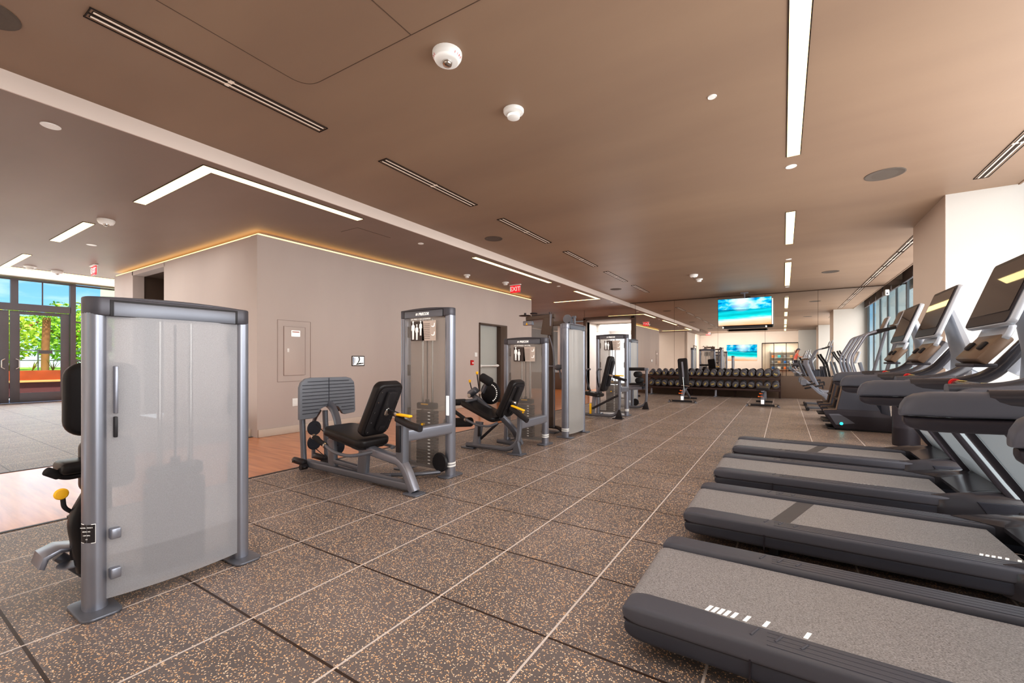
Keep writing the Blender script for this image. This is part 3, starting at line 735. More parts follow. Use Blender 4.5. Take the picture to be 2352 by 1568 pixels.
b = MB(); b.box((.02, 0, 0), (.03, .10, .12), bev=.006); b.build('housing', M['red'], t)
b = MB(); b.box((.038, 0, -.01), (.012, .055, .035), bev=.003); b.build('pull_handle', M['white'], t)
t = plate('light_switch', 'pale switch plate left of the wall door above the red alarm', 'switch', 9.1, 1.35, .11, .11, M['white'])
b = MB(); b.box((.009, 0, 0), (.006, .04, .07), bev=.002); b.build('rocker', M['white'], t)
# ------------------------------------------------------------------ selectorised weight towers
def rrect(w, h, r, n=5, cx=0, cy=0):
    pts = []
    for (sx, sy, a0) in ((1, 1, 0), (-1, 1, 90), (-1, -1, 180), (1, -1, 270)):
        for k in range(n+1):
            a = R(a0+90*k/n)
            pts.append((cx+sx*(w/2-r)+r*math.cos(a), cy+sy*(h/2-r)+r*math.sin(a)))
    return pts
def bow(w, depth, n=12):
    """arc in plan bulging towards -y"""
    return [(-w/2+w*i/n, -depth*math.sin(PI*i/n)**.8) for i in range(n+1)]
def tower_parts(t, Hh, M4=None, front='clear', back='frost2', title=None, decal=True, logo=True, w=.735, figures=2, band=True, capm='cap'):
    """local frame: width along x, front towards -y, centred on the thing"""
    M4 = M4 or Matrix.Identity(4)
    def B(mb, nm, m): return mb.xform(M4).build(nm, m, t)
    pw = w/2-.045
    for s in (-1, 1):
        b = MB(); b.sweep([(s*pw, 0, .012), (s*pw, 0, Hh-.09)], .09, .115, n=24, p=2.3, up=(0, 1, 0)); po = B(b, 'post', M['silver'])
        b = MB(); b.prism(rrect(.15, .27, .04, cx=s*(pw+.0), cy=-.0), 'xy', 0, .014, bev=.004); B(b, 'base_plate', M['gun'])
    for s in ((1,) if band else ()):
        b = MB()
        for z in (.10, .128): b.sweep([(s*pw, 0, z), (s*pw, 0, z+.018)], .093, .118, n=20, p=2.3, up=(0, 1, 0))
        B(b, 'post_band', M['white'])
    # cap: arched rounded header
    b = MB(); b.prism(rrect(w, .130, .058, 7), 'xy', Hh-.10, Hh-.012, bev=.008, seg=2); B(b, 'header_cap', M[capm])
    n = 12; b = MB(); b.prism([(-w/2+.03, Hh-.02)]+[(-w/2+.03+(w-.06)*i/n, Hh-.012+.014*math.sin(PI*i/n)) for i in range(n+1)]+[(w/2-.03, Hh-.02)], 'xz', -.052, .052, bev=.006); B(b, 'header_crown', M[capm])
    b = MB()
    for s in (-1, 1):
        b.box((0, s*.0645, Hh-.066), (w-.19, .010, .070), bev=.004)
    B(b, 'header_inset', M['gun'])
    b = MB()
    for s in (-1, 1): b.box((0, s*.0635, Hh-.062), (w-.165, .006, .080), bev=.002)
    B(b, 'header_groove', M['black'])
    # shrouds
    def shroud(side, m, zt, zb, wd, dep):
        b = MB(); pl = bow(wd, dep)
        o = .045
        outer = [(x, side*(-o+y)) for x, y in pl]
        vs = [(x, y, zb) for x, y in outer]+[(x, y, zt) for x, y in outer]
        k = len(outer)
        b._faces([V(v) for v in vs], [(i, i+1, k+i+1, k+i) for i in range(k-1)])
        return B(b, 'shroud', M[m])
    shroud(1, front, Hh-.10, .05, w-.15, .035)
    shroud(-1, back, Hh-.10, .05, w-.15, .035)
    # rubber edge clips
    b = MB()
    for z in (Hh*.35, Hh*.62, Hh*.86):
        for s in (-1, 1): b.box((s*(pw-.05), 0, z), (.02, .03, .12), bev=.004)
    B(b, 'shroud_clip', M['black'])
    # guide rods + stack
    for s in (-.07, .07):
        b = MB(); b.cyl((s, .0, .06), (s, 0, Hh-.11), .0125, n=10); B(b, 'guide_rod', M['chrome'])
    npl = 16 if Hh > 1.6 else 13
    for i in range(npl):
        b = MB(); b.box((0, 0, .10+i*.036), (.26, .075, .031), bev=.004, seg=1); B(b, 'weight_plate', M['stack'])
    b = MB()
    for i in range(npl): b.box((.06, -.040, .10+i*.036), (.03, .003, .01))
    B(b, 'plate_numbers', M['decal_white'])
    b = MB(); b.box((0, 0, .10+npl*.036+.03), (.24, .09, .07), bev=.015); B(b, 'head_plate', M['black'])
    b = MB(); b.box((0, -.046, .10+npl*.036+.05), (.10, .006, .014), bev=.002); B(b, 'stack_tab', M['yellow'])
    b = MB(); b.tube([(0, 0, .10+npl*.036+.06), (0, 0, Hh-.12)], .006, n=6); b.cyl((0, 0, .11+npl*.036), (0, 0, .2+npl*.036), .022, n=12); B(b, 'cable', M['black'])
    b = MB(); b.box((0, 0, .07), (w-.12, .06, .04), bev=.006); B(b, 'bottom_crossbar', M['gun'])
    # selector handle clip
    b = MB(); b.cyl((0, -.05, .10+npl*.026), (0, -.085, .10+npl*.026), .013, n=10); B(b, 'selector_pin', M['yellow'])
    yf = -.098
    if decal:
        # instruction placard behind the clear shroud
        zc = Hh-.235
        b = MB(); b.prism([(-.145, zc-.115), (.05, zc-.115), (.03, zc+.09), (-.145, zc+.09)], 'xz', yf, yf-.002); B(b, 'placard_dark', M['decal_dark'])
        b = MB(); b.box((.115, yf-.001, zc-.012), (.19, .002, .21)); B(b, 'placard_pale', M['decal_pink'])
        b = MB()
        for i_ in range(9): b.box((.08, yf-.0035, zc+.06-i_*.019), (.10, .001, .003))
        B(b, 'placard_text_lines', M['decal_dark'])
        # seated-figure arrows
        b = MB()
        for dz in (.03, -.06): b.prism([(.15, zc+dz+.0), (.175, zc+dz-.008), (.195, zc+dz), (.20, zc+dz+.035), (.19, zc+dz+.035), (.184, zc+dz+.008), (.172, zc+dz+.003), (.152, zc+dz+.008)], 'xz', yf-.003, yf-.0045)
        B(b, 'placard_icons', M['decal_white'])
        b = MB()
        spots = ((-.11, 0, 1), (-.055, -.02, .85), (.0, .02, .8))[:figures]
        for fx, fz, fs in spots:
            z0 = zc+fz
            body = [(-.006, .075), (.006, .075), (.008, .055), (.022, .05), (.026, .0), (.020, -.01), (.014, .03), (.014, -.02), (.012, -.10), (.003, -.10), (0, -.03), (-.003, -.10), (-.012, -.10), (-.014, -.02), (-.014, .03), (-.020, -.01), (-.026, .0), (-.022, .05), (-.008, .055)]
            b.prism([(fx+x*fs, z0+z*fs) for x, z in body], 'xz', yf-.003, yf-.0045)
            b.lathe([(0, 0), (.011*fs, .0005), (.011*fs, .0015), (0, .002)], (fx, yf-.003, z0+.086*fs), axis='y', n=12, flip=-1)
        B(b, 'placard_figures', M['decal_white'])
        if title:
            Mx = M4 @ Matrix.Translation((.0, yf-.004, Hh-.122)) @ Matrix.Rotation(PI/2, 4, 'X')
            text_mesh('placard_lettering', title, .021, M['decal_white'], t, Mx, depth=.0006)
    if logo:
        Mx = M4 @ Matrix.Translation((.01, -.0705, Hh-.066)) @ Matrix.Rotation(PI/2, 4, 'X')
        text_mesh('header_lettering', 'PRECOR', .040, M['decal_white'], t, Mx, depth=.0008, shear=.25, bold=.0016)
        b = MB()
        for i_ in range(3):
            x = -.085-i_*.010
            b.prism([(x, -.012), (x+.006, -.012), (x+.012, .013), (x+.006, .013)], 'xz', -.0695, -.0715)
        b.xform(Matrix.Translation((.0, 0, Hh-.066)))
        B(b, 'header_stripes', M['decal_white'])

def pad(b, c, size, rot=None, bev=.03, seg=4):
    b.box(c, size, rot=rot, bev=bev, seg=seg); return b
def RY(a): return Matrix.Rotation(R(a), 3, 'Y')
def RX(a): return Matrix.Rotation(R(a), 3, 'X')
def RZ(a): return Matrix.Rotation(R(a), 3, 'Z')
def padded_back(t, cx, y, z0, z1, x0, x1, w=.30, th=.085, m='vinyl'):
    """tilted back pad: bottom centre (x0,z0) to top centre (x1,z1), facing -x; world coordinates"""
    a = math.degrees(math.atan2(x1-x0, z1-z0)); Lg = math.hypot(x1-x0, z1-z0)
    c = V(((x0+x1)/2, y, (z0+z1)/2)); rt = RY(a)
    b = MB()
    # outline with rounded, slightly narrower top, bevelled
    n = 6; pts = []
    for (px, pz) in rrect(1, 1, .001, 1): pass
    o = rrect(w, Lg, .07, 6)
    o = [(u*(1-.12*max(0, v/Lg)), v) for u, v in o]
    b.prism(o, 'yz', -th/2, th/2, bev=.026, seg=4)
    Mx = Matrix.Translation(c) @ rt.to_4x4()
    b.xform(Mx); b.build('backrest', M[m], t, world=True)
    b = MB(); b.prism([(u*.86, v*.9) for u, v in o], 'yz', th/2, th/2+.012, bev=.005); b.box((th/2+.03, 0, .02), (.05, .11, Lg*.72), bev=.014)
    b.box((th/2+.05, -.0, -Lg*.28), (.03, .06, .06), bev=.006)
    b.xform(Mx); b.build('backrest_shell', M['black'], t, world=True)
    b = MB()
    for vv in (-.36, -.18, 0, .18, .36):
        for uu in (-.33, .33): b.cyl((th/2+.01, uu*w*1.05, vv*Lg*1.05), (th/2+.017, uu*w*1.05, vv*Lg*1.05), .007, n=8)
    b.xform(Mx); b.build('backrest_bolts', M['chrome'], t, world=True)
    return Mx
# ------------------------------------------------------------------ leg press with its weight tower
t = thing('leg_press_machine', 'seated leg press with ribbed grey footplate and tall weight tower', 'leg press', (-3.24, 3.43, 0))
tower_parts(t, 1.75, front='clear', back='clear', title='LEG PRESS / CALF EXTENSION', figures=3)
Y0 = 2.80
def bw(nm, b, m): return b.build(nm, M[m], t, world=True)
b = MB(); b.sweep([(-4.44, Y0, .07), (-2.84, Y0, .055)], .085, .075, n=16, p=5); bw('base_rail', b, 'gun')
b = MB(); b.sweep(fillet([(-3.62, Y0, .36), (-3.22, Y0, .30), (-2.97, Y0, .27), (-2.90, Y0, .2), (-2.80, Y0, .015)], .12, 6), .085, .09, n=16, p=4, up=(0, 1, 0)); bw('curved_frame_arm', b, 'silver')
b = MB(); b.prism(rrect(.17, .15, .03, cx=-2.785, cy=Y0-.02), 'xy', 0, .014, bev=.004); bw('foot', b, 'gun')
b = MB(); b.sweep([(-3.97, Y0, .10), (-3.99, Y0, .37)], .05, .12, n=14, p=5, up=(1, 0, 0)); bw('seat_post', b, 'gun')
b = MB(); b.sweep([(-3.50, Y0, .09), (-3.47, Y0, .35)], .06, .13, n=14, p=5, up=(1, 0, 0)); bw('seat_post', b, 'gun')
b = MB(); b.sweep([(-3.95, Y0, .15), (-3.55, Y0, .13)], .05, .05, n=14, p=4); bw('lower_brace', b, 'gun')
b = MB(); b.sweep([(-2.955, Y0, .26), (-2.955, Y0, .66)], .085, .10, n=14, p=6, up=(1, 0, 0)); bw('upright', b, 'gun')
b = MB(); b.sweep([(-2.95, Y0+.03, .50), (-2.90, 3.40, .50)], .07, .11, n=14, p=6); bw('side_beam', b, 'silver')
b = MB(); b.box((-2.955, Y0-.052, .48), (.05, .012, .24), bev=.003)
b.xform(Matrix.Identity(4)); bw('bracket_plate', b, 'dark_steel')
# seat pad
b = MB(); o = rrect(.62, .40, .09, 6); b.prism([(x*(1.0), y*(1-.1*(x/.62))) for x, y in o], 'xy', -.04, .045, bev=.03, seg=4)
b.xform(Matrix.Translation((-3.66, Y0+.05, .435)) @ RY(9).to_4x4()); bw('seat', b, 'vinyl')
b = MB(); b.prism(rrect(.54, .33, .06), 'xy', -.062, -.038, bev=.004); b.xform(Matrix.Translation((-3.66, Y0+.05, .435)) @ RY(9).to_4x4()); bw('seat_pan', b, 'black')
padded_back(t, 0, Y0+.05, .47, .985, -3.44, -3.17, w=.33, th=.09)
# back adjusting bar, yellow lever, side grips
b = MB(); b.sweep([(-3.20, Y0+.05, .71), (-2.93, Y0+.02, .66)], .035, .05, n=12, p=5); b.ball((-3.24, Y0+.05, .72), .055, (1, .9, 1.2)); bw('adjuster_bar', b, 'chrome')
b = MB(); b.box((-2.90, Y0-.03, .695), (.17, .05, .022), rot=RY(3), bev=.01, seg=3); bw('yellow_lever', b, 'yellow')
b = MB(); b.sweep(fillet([(-3.0, Y0-.02, .66), (-2.82, Y0-.05, .62), (-2.66, Y0-.07, .60)], .05), .055, .06, n=14, p=3, scale=None); bw('arm_grip', b, 'black')
for s, nm in ((-1, 'near'), (1, 'far')):
    yy = Y0+.05+s*.25
    b = MB(); b.tube(fillet([(-4.0, yy, .42), (-3.82, yy, .36), (-3.62, yy+s*.03, .31), (-3.40, yy+s*.02, .30), (-3.28, Y0+.05+s*.12, .33)], .08), .016, n=10); bw('side_handrail', b, 'gun')
    b = MB(); b.capsule((-3.99, yy, .425), (-3.83, yy, .362), .024); bw('hand_grip', b, 'foam')
    b = MB(); b.cyl((-4.01, yy, .43), (-3.99, yy, .42), .027, n=12); b.cyl((-3.82, yy, .36), (-3.80, yy, .352), .027, n=12); bw('grip_collar', b, 'chrome')
# footplate carriage
zs = [(2.66, .55), (2.66, .88)]
out_ = [(.0, .0)]
def fp(y, z): return (y, z)
plate_ = [fp(2.66, .56)]+[fp(2.66, .90), fp(2.68, .955), fp(2.73, .995), fp(2.80, 1.005), fp(3.24, 1.00), fp(3.30, .985), fp(3.345, .94), fp(3.355, .88), fp(3.365, .60), fp(3.35, .575), fp(3.22, .565), fp(3.19, .575), fp(3.13, .66), fp(3.09, .675), fp(2.95, .672), fp(2.91, .655), fp(2.86, .575), fp(2.83, .56)]
b = MB(); b.prism(plate_, 'yz', -4.38, -4.34, bev=.008, seg=3); bw('footplate', b, 'plate_rubber')
b = MB()
for i_ in range(10):
    z = .62+i_*.038
    for y0, y1 in ((2.69, 3.00), (3.015, 3.34)):
        if z < .67: y0, y1 = (2.69, 2.88) if y1 < 3.1 else (3.17, 3.34)
        if z > .95: y0, y1 = max(y0, 2.75), min(y1, 3.27)
        b.box((-4.338, (y0+y1)/2, z), (.005, y1-y0, .006), bev=.001)
b.box((-4.338, 3.0075, .835), (.005, .006, .32)); bw('footplate_ribs', b, 'tm_side')
b = MB(); b.box((-4.42, 3.0, .8), (.05, .3, .06), bev=.01); b.tube([(-4.42, 2.78, .85), (-4.46, 2.78, .58)], .025); b.tube([(-4.42, 3.2, .85), (-4.46, 3.2, .60)], .025); bw('footplate_bracket', b, 'dark_steel')
b = MB(); b.sweep(fillet([(-4.40, 3.02, .72), (-4.28, 3.02, .66), (-4.14, 2.98, .52), (-4.05, 2.92, .38)], .15, 6), .09, .06, n=14, p=3, up=(0, 1, 0)); bw('lever_arm', b, 'gun')
for y in (2.76, 3.04):
    b = MB(); b.tube([(-4.42, y, .03), (-4.46, y, .62)], .030, n=14); bw('carriage_tube', b, 'gun')
b = MB(); b.tube(fillet([(-4.62, 3.0, .06), (-4.62, 3.0, .5), (-4.50, 3.0, .62)], .1), .022, n=12); bw('rear_tube', b, 'gun')
for x, y, z in ((-4.42, 2.88, .44), (-4.42, 2.88, .28), (-4.10, 2.95, .25)):
    b = MB(); b.lathe([(.0, -.012), (.075, -.012), (.08, -.008), (.072, 0), (.08, .008), (.075, .012), (0, .012)], (x, y, z), axis='x', n=24); o_ = bw('pulley', b, 'tm_side')
b = MB(); b.tube([(-4.36, 2.86, .49), (-4.02, 2.90, .28)], .005, n=6); b.tube([(-4.36, 2.86, .36), (-4.05, 2.90, .13)], .005, n=6); b.tube([(-4.36, 2.86, .22), (-4.1, 2.9, .08)], .005, n=6); bw('cable', b, 'black')
for y in (2.73, 2.98):
    b = MB(); b.capsule((-4.56, y, .10), (-4.36, y, .09), .035); b.cyl((-4.36, y-.05, .05), (-4.36, y+.02, .05), .03, n=14); bw('pivot_housing', b, 'dark_steel')
b = MB()
for p_ in ((-4.35, 2.72, .05), (-4.52, 2.69, .1)): b.cyl(p_, (p_[0], p_[1]-.02, p_[2]), .02, n=14)
bw('pivot_cap', b, 'chrome')
b = MB(); b.tube(fillet([(-3.40, 2.93, .05), (-3.1, 3.16, .05), (-2.98, 3.34, .05)], .1), .02, n=10); b.box((-3.38, 2.93, .04), (.18, .09, .05), rot=RZ(25), bev=.01); bw('cable_channel', b, 'gun')
b = MB(); b.lathe([(0, -.016), (.09, -.016), (.10, 0), (.09, .016), (0, .016)], (-2.98, 3.34, .15), axis='y', n=28); bw('pulley', b, 'black')
b = MB(); b.box((-2.905, 3.37, .73), (.035, .006, .20), bev=.001); bw('post_sticker', b, 'sticker')

# ------------------------------------------------------------------ leg extension machine
t = thing('leg_extension_machine', 'leg extension and curl machine with tan-lit seat, round cam and yellow-topped levers', 'leg machine', (-3.20, 5.45, 0))
tower_parts(t, 1.53, front='clear', back='clear', title='LEG EXTENSION / LEG CURL', figures=2)
Y0 = 4.70
b = MB(); b.sweep(fillet([(-3.66, Y0-.05, .05), (-2.98, Y0-.05, .05), (-2.86, Y0-.03, .14), (-2.85, Y0, .30), (-2.85, Y0, .52)], .14, 6), .06, .065, n=16, p=3, up=(0, 1, 0)); bw('floor_frame', b, 'gun')
b = MB(); b.prism([(-2.93, .01), (-2.80, .01), (-2.84, .17), (-2.87, .17)], 'xz', Y0-.07, Y0-.02, bev=.004); b.box((-2.86, Y0-.05, .008), (.2, .16, .014), bev=.003); bw('foot', b, 'gun')
b = MB(); b.box((-3.63, Y0-.05, .012), (.20, .10, .02), bev=.004); bw('foot', b, 'gun')
b = MB(); b.sweep([(-3.5, Y0-.05, .06), (-3.5, Y0+.02, .36)], .06, .11, n=14, p=5, up=(1, 0, 0)); bw('seat_post', b, 'gun')
b = MB(); b.sweep(fillet([(-3.02, Y0+.3, .06), (-3.06, Y0+.22, .25), (-3.16, Y0+.05, .45)], .15), .06, .09, n=14, p=4, up=(1, 0, 0)); bw('rear_leg', b, 'gun')
b = MB(); b.tube([(-3.45, Y0-.02, .14), (-3.22, Y0+.05, .36)], .018, n=10); b.box((-3.44, Y0-.07, .26), (.03, .03, .16), bev=.004); bw('seat_brace', b, 'dark_steel')
b = MB(); b.sweep([(-3.4, Y0+.32, .06), (-3.0, Y0+.25, .06)], .055, .055, n=14, p=4); bw('floor_crossbar', b, 'gun')
b = MB(); o = rrect(.62, .40, .08, 6); b.prism(o, 'xy', -.035, .04, bev=.028, seg=4); b.xform(Matrix.Translation((-3.53, Y0+.15, .505)) @ RY(21).to_4x4()); bw('seat', b, 'vinyl')
padded_back(t, 0, Y0+.15, .44, .93, -3.20, -2.96, w=.33, th=.09)
b = MB(); b.tube(fillet([(-3.88, Y0-.08, .50), (-3.66, Y0-.08, .39), (-3.45, Y0-.10, .33), (-3.25, Y0-.10, .33), (-3.16, Y0-.04, .38)], .08), .016, n=10); bw('side_handrail', b, 'gun')
b = MB(); b.capsule((-3.87, Y0-.08, .495), (-3.68, Y0-.08, .40), .025); bw('hand_grip', b, 'foam')
b = MB(); b.cyl((-3.89, Y0-.08, .505), (-3.87, Y0-.08, .495), .028, n=12); b.cyl((-3.67, Y0-.08, .395), (-3.65, Y0-.08, .385), .028, n=12); bw('grip_collar', b, 'chrome')
b = MB(); b.sweep([(-2.86, Y0+.02, .37), (-2.87, 5.42, .37)], .07, .11, n=14, p=6); bw('side_beam', b, 'silver')
b = MB(); b.sweep([(-3.02, Y0+.10, .63), (-2.90, Y0+.02, .56)], .035, .045, n=12, p=5); b.ball((-3.02, Y0+.12, .63), .045); bw('adjuster_bar', b, 'chrome')
b = MB(); b.box((-2.865, Y0-.02, .585), (.20, .05, .022), rot=RY(16), bev=.01, seg=3); bw('yellow_lever', b, 'yellow')
b = MB(); b.sweep([(-2.97, Y0-.02, .58), (-2.70, Y0-.06, .44)], .055, .06, n=14, p=3, scale=[1, 1]); bw('arm_grip', b, 'black')
# cam, rollers, levers
b = MB(); b.lathe([(0, -.02), (.15, -.02), (.165, -.01), (.165, .012), (.15, .02), (0, .02)], (-3.55, 5.05, .73), axis='y', n=36); bw('cam_disc', b, 'black')
b = MB()
for k_ in range(12):
    a = R(-60+k_*13); b.cyl((-3.55+.125*math.cos(a), 5.028, .73+.125*math.sin(a)), (-3.55+.125*math.cos(a), 5.023, .73+.125*math.sin(a)), .010, n=8)
bw('cam_holes', b, 'decal_white')
b = MB(); b.sweep(fillet([(-3.80, 4.95, .70), (-3.66, 4.95, .62), (-3.42, 4.95, .45)], .05), .06, .07, n=12, p=4); b.capsule((-3.83, 4.92, .70), (-3.70, 4.92, .78), .05); b.sweep([(-3.6, 4.93, .74), (-3.50, 4.90, .90)], .04, .05, n=12, p=4); bw('pivot_arm', b, 'gun')
b = MB(); b.cyl((-3.80, 4.90, .69), (-3.80, 4.87, .69), .03, n=14); b.cyl((-3.6, 4.9, .74), (-3.6, 4.87, .74), .022, n=14); bw('pivot_cap', b, 'chrome')
b = MB(); b.capsule((-3.59, 4.88, .965), (-3.42, 4.88, .885), .062, n=18); bw('roller_pad', b, 'foam')
b = MB(); b.capsule((-3.98, 4.66, .60), (-3.74, 4.72, .615), .045, n=18); bw('roller_pad', b, 'foam')
b = MB(); b.tube([(-3.76, 4.71, .612), (-3.60, 4.80, .66)], .022, n=12); bw('roller_shaft', b, 'gun')
b = MB(); b.capsule((-4.10, 4.70, .30), (-3.66, 4.76, .34), .065, n=18); bw('roller_pad', b, 'foam')
for (x0, z0, x1, z1) in ((-3.79, .76, -3.83, .88), (-3.66, .74, -3.70, 1.0)):
    b = MB(); b.cyl((x0, 4.93, z0), (x1, 4.93, z1), .008, n=8); l_ = bw('lever', b, 'dark_steel')
    b = MB(); b.lathe([(0, -.008), (.014, -.004), (.02, .02), (.016, .034), (0, .036)], (x1, 4.93, z1), n=14); bw('lever_knob', b, 'yellow')

# ------------------------------------------------------------------ cable machine (side on) with overhead arm
t = thing('cable_pulldown_machine', 'cable pulldown machine with a broad silver shroud and overhead pulley arms', 'cable machine', (-2.86, 6.40, 0))
tower_parts(t, 1.78, M4=Matrix.Rotation(R(-90), 4, 'Z'), capm='silver', band=True, front='frost2', back='frost2', decal=False, logo=False)
def LL(*p): return p
b = MB(); b.sweep([(-3.28, 6.40, .10), (-3.28, 6.40, 1.96)], .06, .09, n=14, p=5, up=(1, 0, 0)); bw('mast', b, 'frame_brown')
b = MB(); b.sweep([(-3.34, 6.36, 1.62), (-3.30, 6.38, 1.9)], .05, .2, n=14, p=6, up=(1, 0, 0)); bw('mast_gusset', b, 'frame_brown')
b = MB(); b.sweep([(-3.74, 6.40, 1.905), (-3.20, 6.40, 1.93)], .06, .07, n=12, p=5); bw('upper_arm', b, 'frame_brown')
b = MB(); b.sweep([(-3.30, 6.40, 1.80), (-2.92, 6.40, 1.80)], .06, .075, n=12, p=5); bw('upper_beam', b, 'frame_brown')
b = MB(); b.box((-3.255, 6.38, 1.86), (.03, .07, .20), bev=.004); bw('mast_plate', b, 'silver')
b = MB(); b.lathe([(0, 0), (.10, 0), (.11, .006), (.10, .014), (0, .014)], (-3.77, 6.40, 1.955)); b.cyl((-3.77, 6.4, 1.955), (-3.77, 6.4, 2.01), .02, n=12); b.lathe([(0, 0), (.06, 0), (.065, .01), (.06, .02), (0, .02)], (-3.60, 6.40, 1.98)); bw('pulley', b, 'dark_steel')
b = MB(); b.box((-3.70, 6.39, 1.83), (.18, .07, .075), bev=.01); bw('arm_head', b, 'silver')
b = MB(); b.prism([(-3.73, 1.80), (-3.69, 1.80), (-3.71, 1.84)], 'xz', 6.353, 6.350); bw('warning_decal', b, 'yellow')
b = MB(); b.box((-3.46, 6.41, 1.96), (.36, .04, .012)); b.cyl((-3.3, 6.41, 1.95), (-3.3, 6.41, 2.0), .012, n=10); bw('top_linkage', b, 'dark_steel')
b = MB(); b.lathe([(0, -.02), (.065, -.02), (.075, 0), (.065, .02), (0, .02)], (-2.93, 6.30, 1.855), axis='y'); b.box((-2.86, 6.30, 1.83), (.03, .06, .11), bev=.004); b.box((-2.80, 6.30, 1.83), (.02, .05, .12), bev=.004); b.cyl((-2.84, 6.3, 1.88), (-2.78, 6.3, 1.88), .02, n=10); bw('pulley_block', b, 'gun')
b = MB(); b.sweep([(-3.03, 6.30, 1.78), (-3.03, 6.30, 1.10)], .05, .05, n=14, p=2); bw('hanging_tube', b, 'silver')
b = MB(); b.ball((-3.08, 6.28, 1.08), .06, (1.1, .8, .8)); b.tube([(-3.06, 6.28, 1.06), (-3.02, 6.26, .90)], .016, n=10); b.cyl((-3.1, 6.28, 1.1), (-3.0, 6.28, 1.1), .022, n=12); bw('swivel_handle', b, 'gun')
b = MB(); b.tube(fillet([(-3.27, 6.33, 1.60), (-3.20, 6.32, 1.42), (-3.17, 6.32, 1.2), (-3.17, 6.32, .10)], .2, 7), .012, n=10); bw('curved_guide', b, 'silver')
b = MB(); b.cyl((-3.30, 6.34, 1.10), (-3.15, 6.32, 1.10), .012, n=10); bw('crossbar', b, 'silver')
b = MB(); b.sweep(fillet([(-3.30, 6.42, .09), (-3.10, 6.34, .10), (-2.98, 6.26, .06), (-2.86, 6.16, .04)], .15), .07, .05, n=12, p=4); bw('floor_frame', b, 'dark_steel')
b = MB(); b.box((-3.28, 6.40, .012), (.26, .24, .022), bev=.004); bw('base_foot', b, 'gun')

# ------------------------------------------------------------------ seated press (chest press) beyond
t = thing('chest_press_machine', 'seated press machine with upright black backrest beside the window-lit opening', 'chest press', (-3.20, 9.22, 0))
tower_parts(t, 1.77, front='clear', back='clear', title='CHEST PRESS', figures=2)
Y0 = 8.62
b = MB(); b.sweep(fillet([(-3.60, Y0, .05), (-2.98, Y0, .05), (-2.86, Y0, .14), (-2.84, Y0, .30), (-2.84, Y0, .85)], .14, 6), .06, .065, n=16, p=3, up=(0, 1, 0)); bw('floor_frame', b, 'gun')
b = MB(); b.prism([(-2.92, .01), (-2.77, .01), (-2.82, .19), (-2.85, .19)], 'xz', Y0-.05, Y0, bev=.004); b.box((-2.86, Y0-.02, .008), (.2, .16, .014), bev=.003); bw('foot', b, 'dark_steel')
b = MB(); b.sweep([(-3.42, Y0, .05), (-3.38, Y0, .44)], .05, .08, n=12, p=5, up=(1, 0, 0)); bw('seat_post', b, 'silver')
b = MB(); b.prism(rrect(.38, .36, .07, 5), 'xy', -.035, .035, bev=.025, seg=3); b.xform(Matrix.Translation((-3.42, Y0+.05, .485)) @ RY(8).to_4x4()); bw('seat', b, 'vinyl')
padded_back(t, 0, Y0+.05, .55, 1.28, -3.20, -3.03, w=.30, th=.08)
b = MB(); b.sweep([(-3.38, Y0+.05, .42), (-3.16, Y0+.05, .80), (-3.10, Y0+.05, 1.0)], .05, .05, n=12, p=4); bw('back_support', b, 'gun')
b = MB(); b.sweep([(-3.42, Y0-.02, .18), (-2.86, Y0-.02, .48)], .03, .045, n=12, p=4); bw('diagonal_strut', b, 'dark_steel')
b = MB(); b.sweep([(-3.08, Y0, .90), (-2.84, Y0, .85)], .035, .045, n=12, p=5); bw('adjuster_bar', b, 'chrome')
b = MB(); b.box((-2.83, Y0-.03, .885), (.18, .05, .022), rot=RY(2), bev=.01, seg=3); bw('yellow_lever', b, 'yellow')
b = MB(); b.sweep([(-2.96, Y0-.03, .86), (-2.68, Y0-.06, .79)], .05, .055, n=14, p=3); bw('arm_grip', b, 'black')
b = MB(); b.sweep([(-2.84, Y0+.02, .60), (-2.86, 9.18, .58)], .07, .11, n=14, p=6); bw('side_beam', b, 'silver')
b = MB(); b.box((-3.455, Y0-.04, .18), (.04, .03, .22), bev=.006); bw('yellow_pedal', b, 'yellow')
for xx in (-3.50, -3.26):
    b = MB(); b.tube(fillet([(xx-.08, Y0+.3, .50), (xx-.10, Y0+.15, .70), (xx-.06, Y0, .84), (xx-.06, Y0-.02, .98), (xx+.0, Y0-.02, 1.02), (xx+.04, Y0-.02, 1.0)], .05), .018, n=10); bw('press_handle', b, 'gun')

# ------------------------------------------------------------------ roller machine beyond (frame with rollers)
t = thing('ab_roller_machine', 'machine with roller pads on a bent frame, last in the weight machine row', 'weight machine', (-3.45, 11.55, 0))
tower_parts(t, 1.77, M4=Matrix.Rotation(R(-90), 4, 'Z'), front='frost2', back='frost2', decal=False, logo=False)
Y0 = 10.6
b = MB(); b.sweep(fillet([(-3.55, Y0, .05), (-2.98, Y0, .05), (-2.84, Y0, .14), (-2.82, Y0, .30), (-2.82, Y0, .98)], .14, 6), .06, .065, n=16, p=3, up=(0, 1, 0)); bw('floor_frame', b, 'gun')
b = MB(); b.prism([(-2.92, .01), (-2.76, .01), (-2.80, .19), (-2.83, .19)], 'xz', Y0-.05, Y0, bev=.004); bw('foot', b, 'dark_steel')
b = MB(); b.capsule((-3.34, Y0, .98), (-2.86, Y0, .985), .04, n=14); bw('upper_roller_pad', b, 'foam')
b = MB(); b.box((-2.82, Y0-.0, .985), (.09, .07, .06), bev=.01); bw('roller_bracket', b, 'silver')
for z, x in ((.85, -3.08), (.70, -3.04)):
    b = MB(); b.capsule((x, Y0+.02, z), (x, Y0+.34, z), .075, n=18); bw('roller_pad', b, 'rubber')
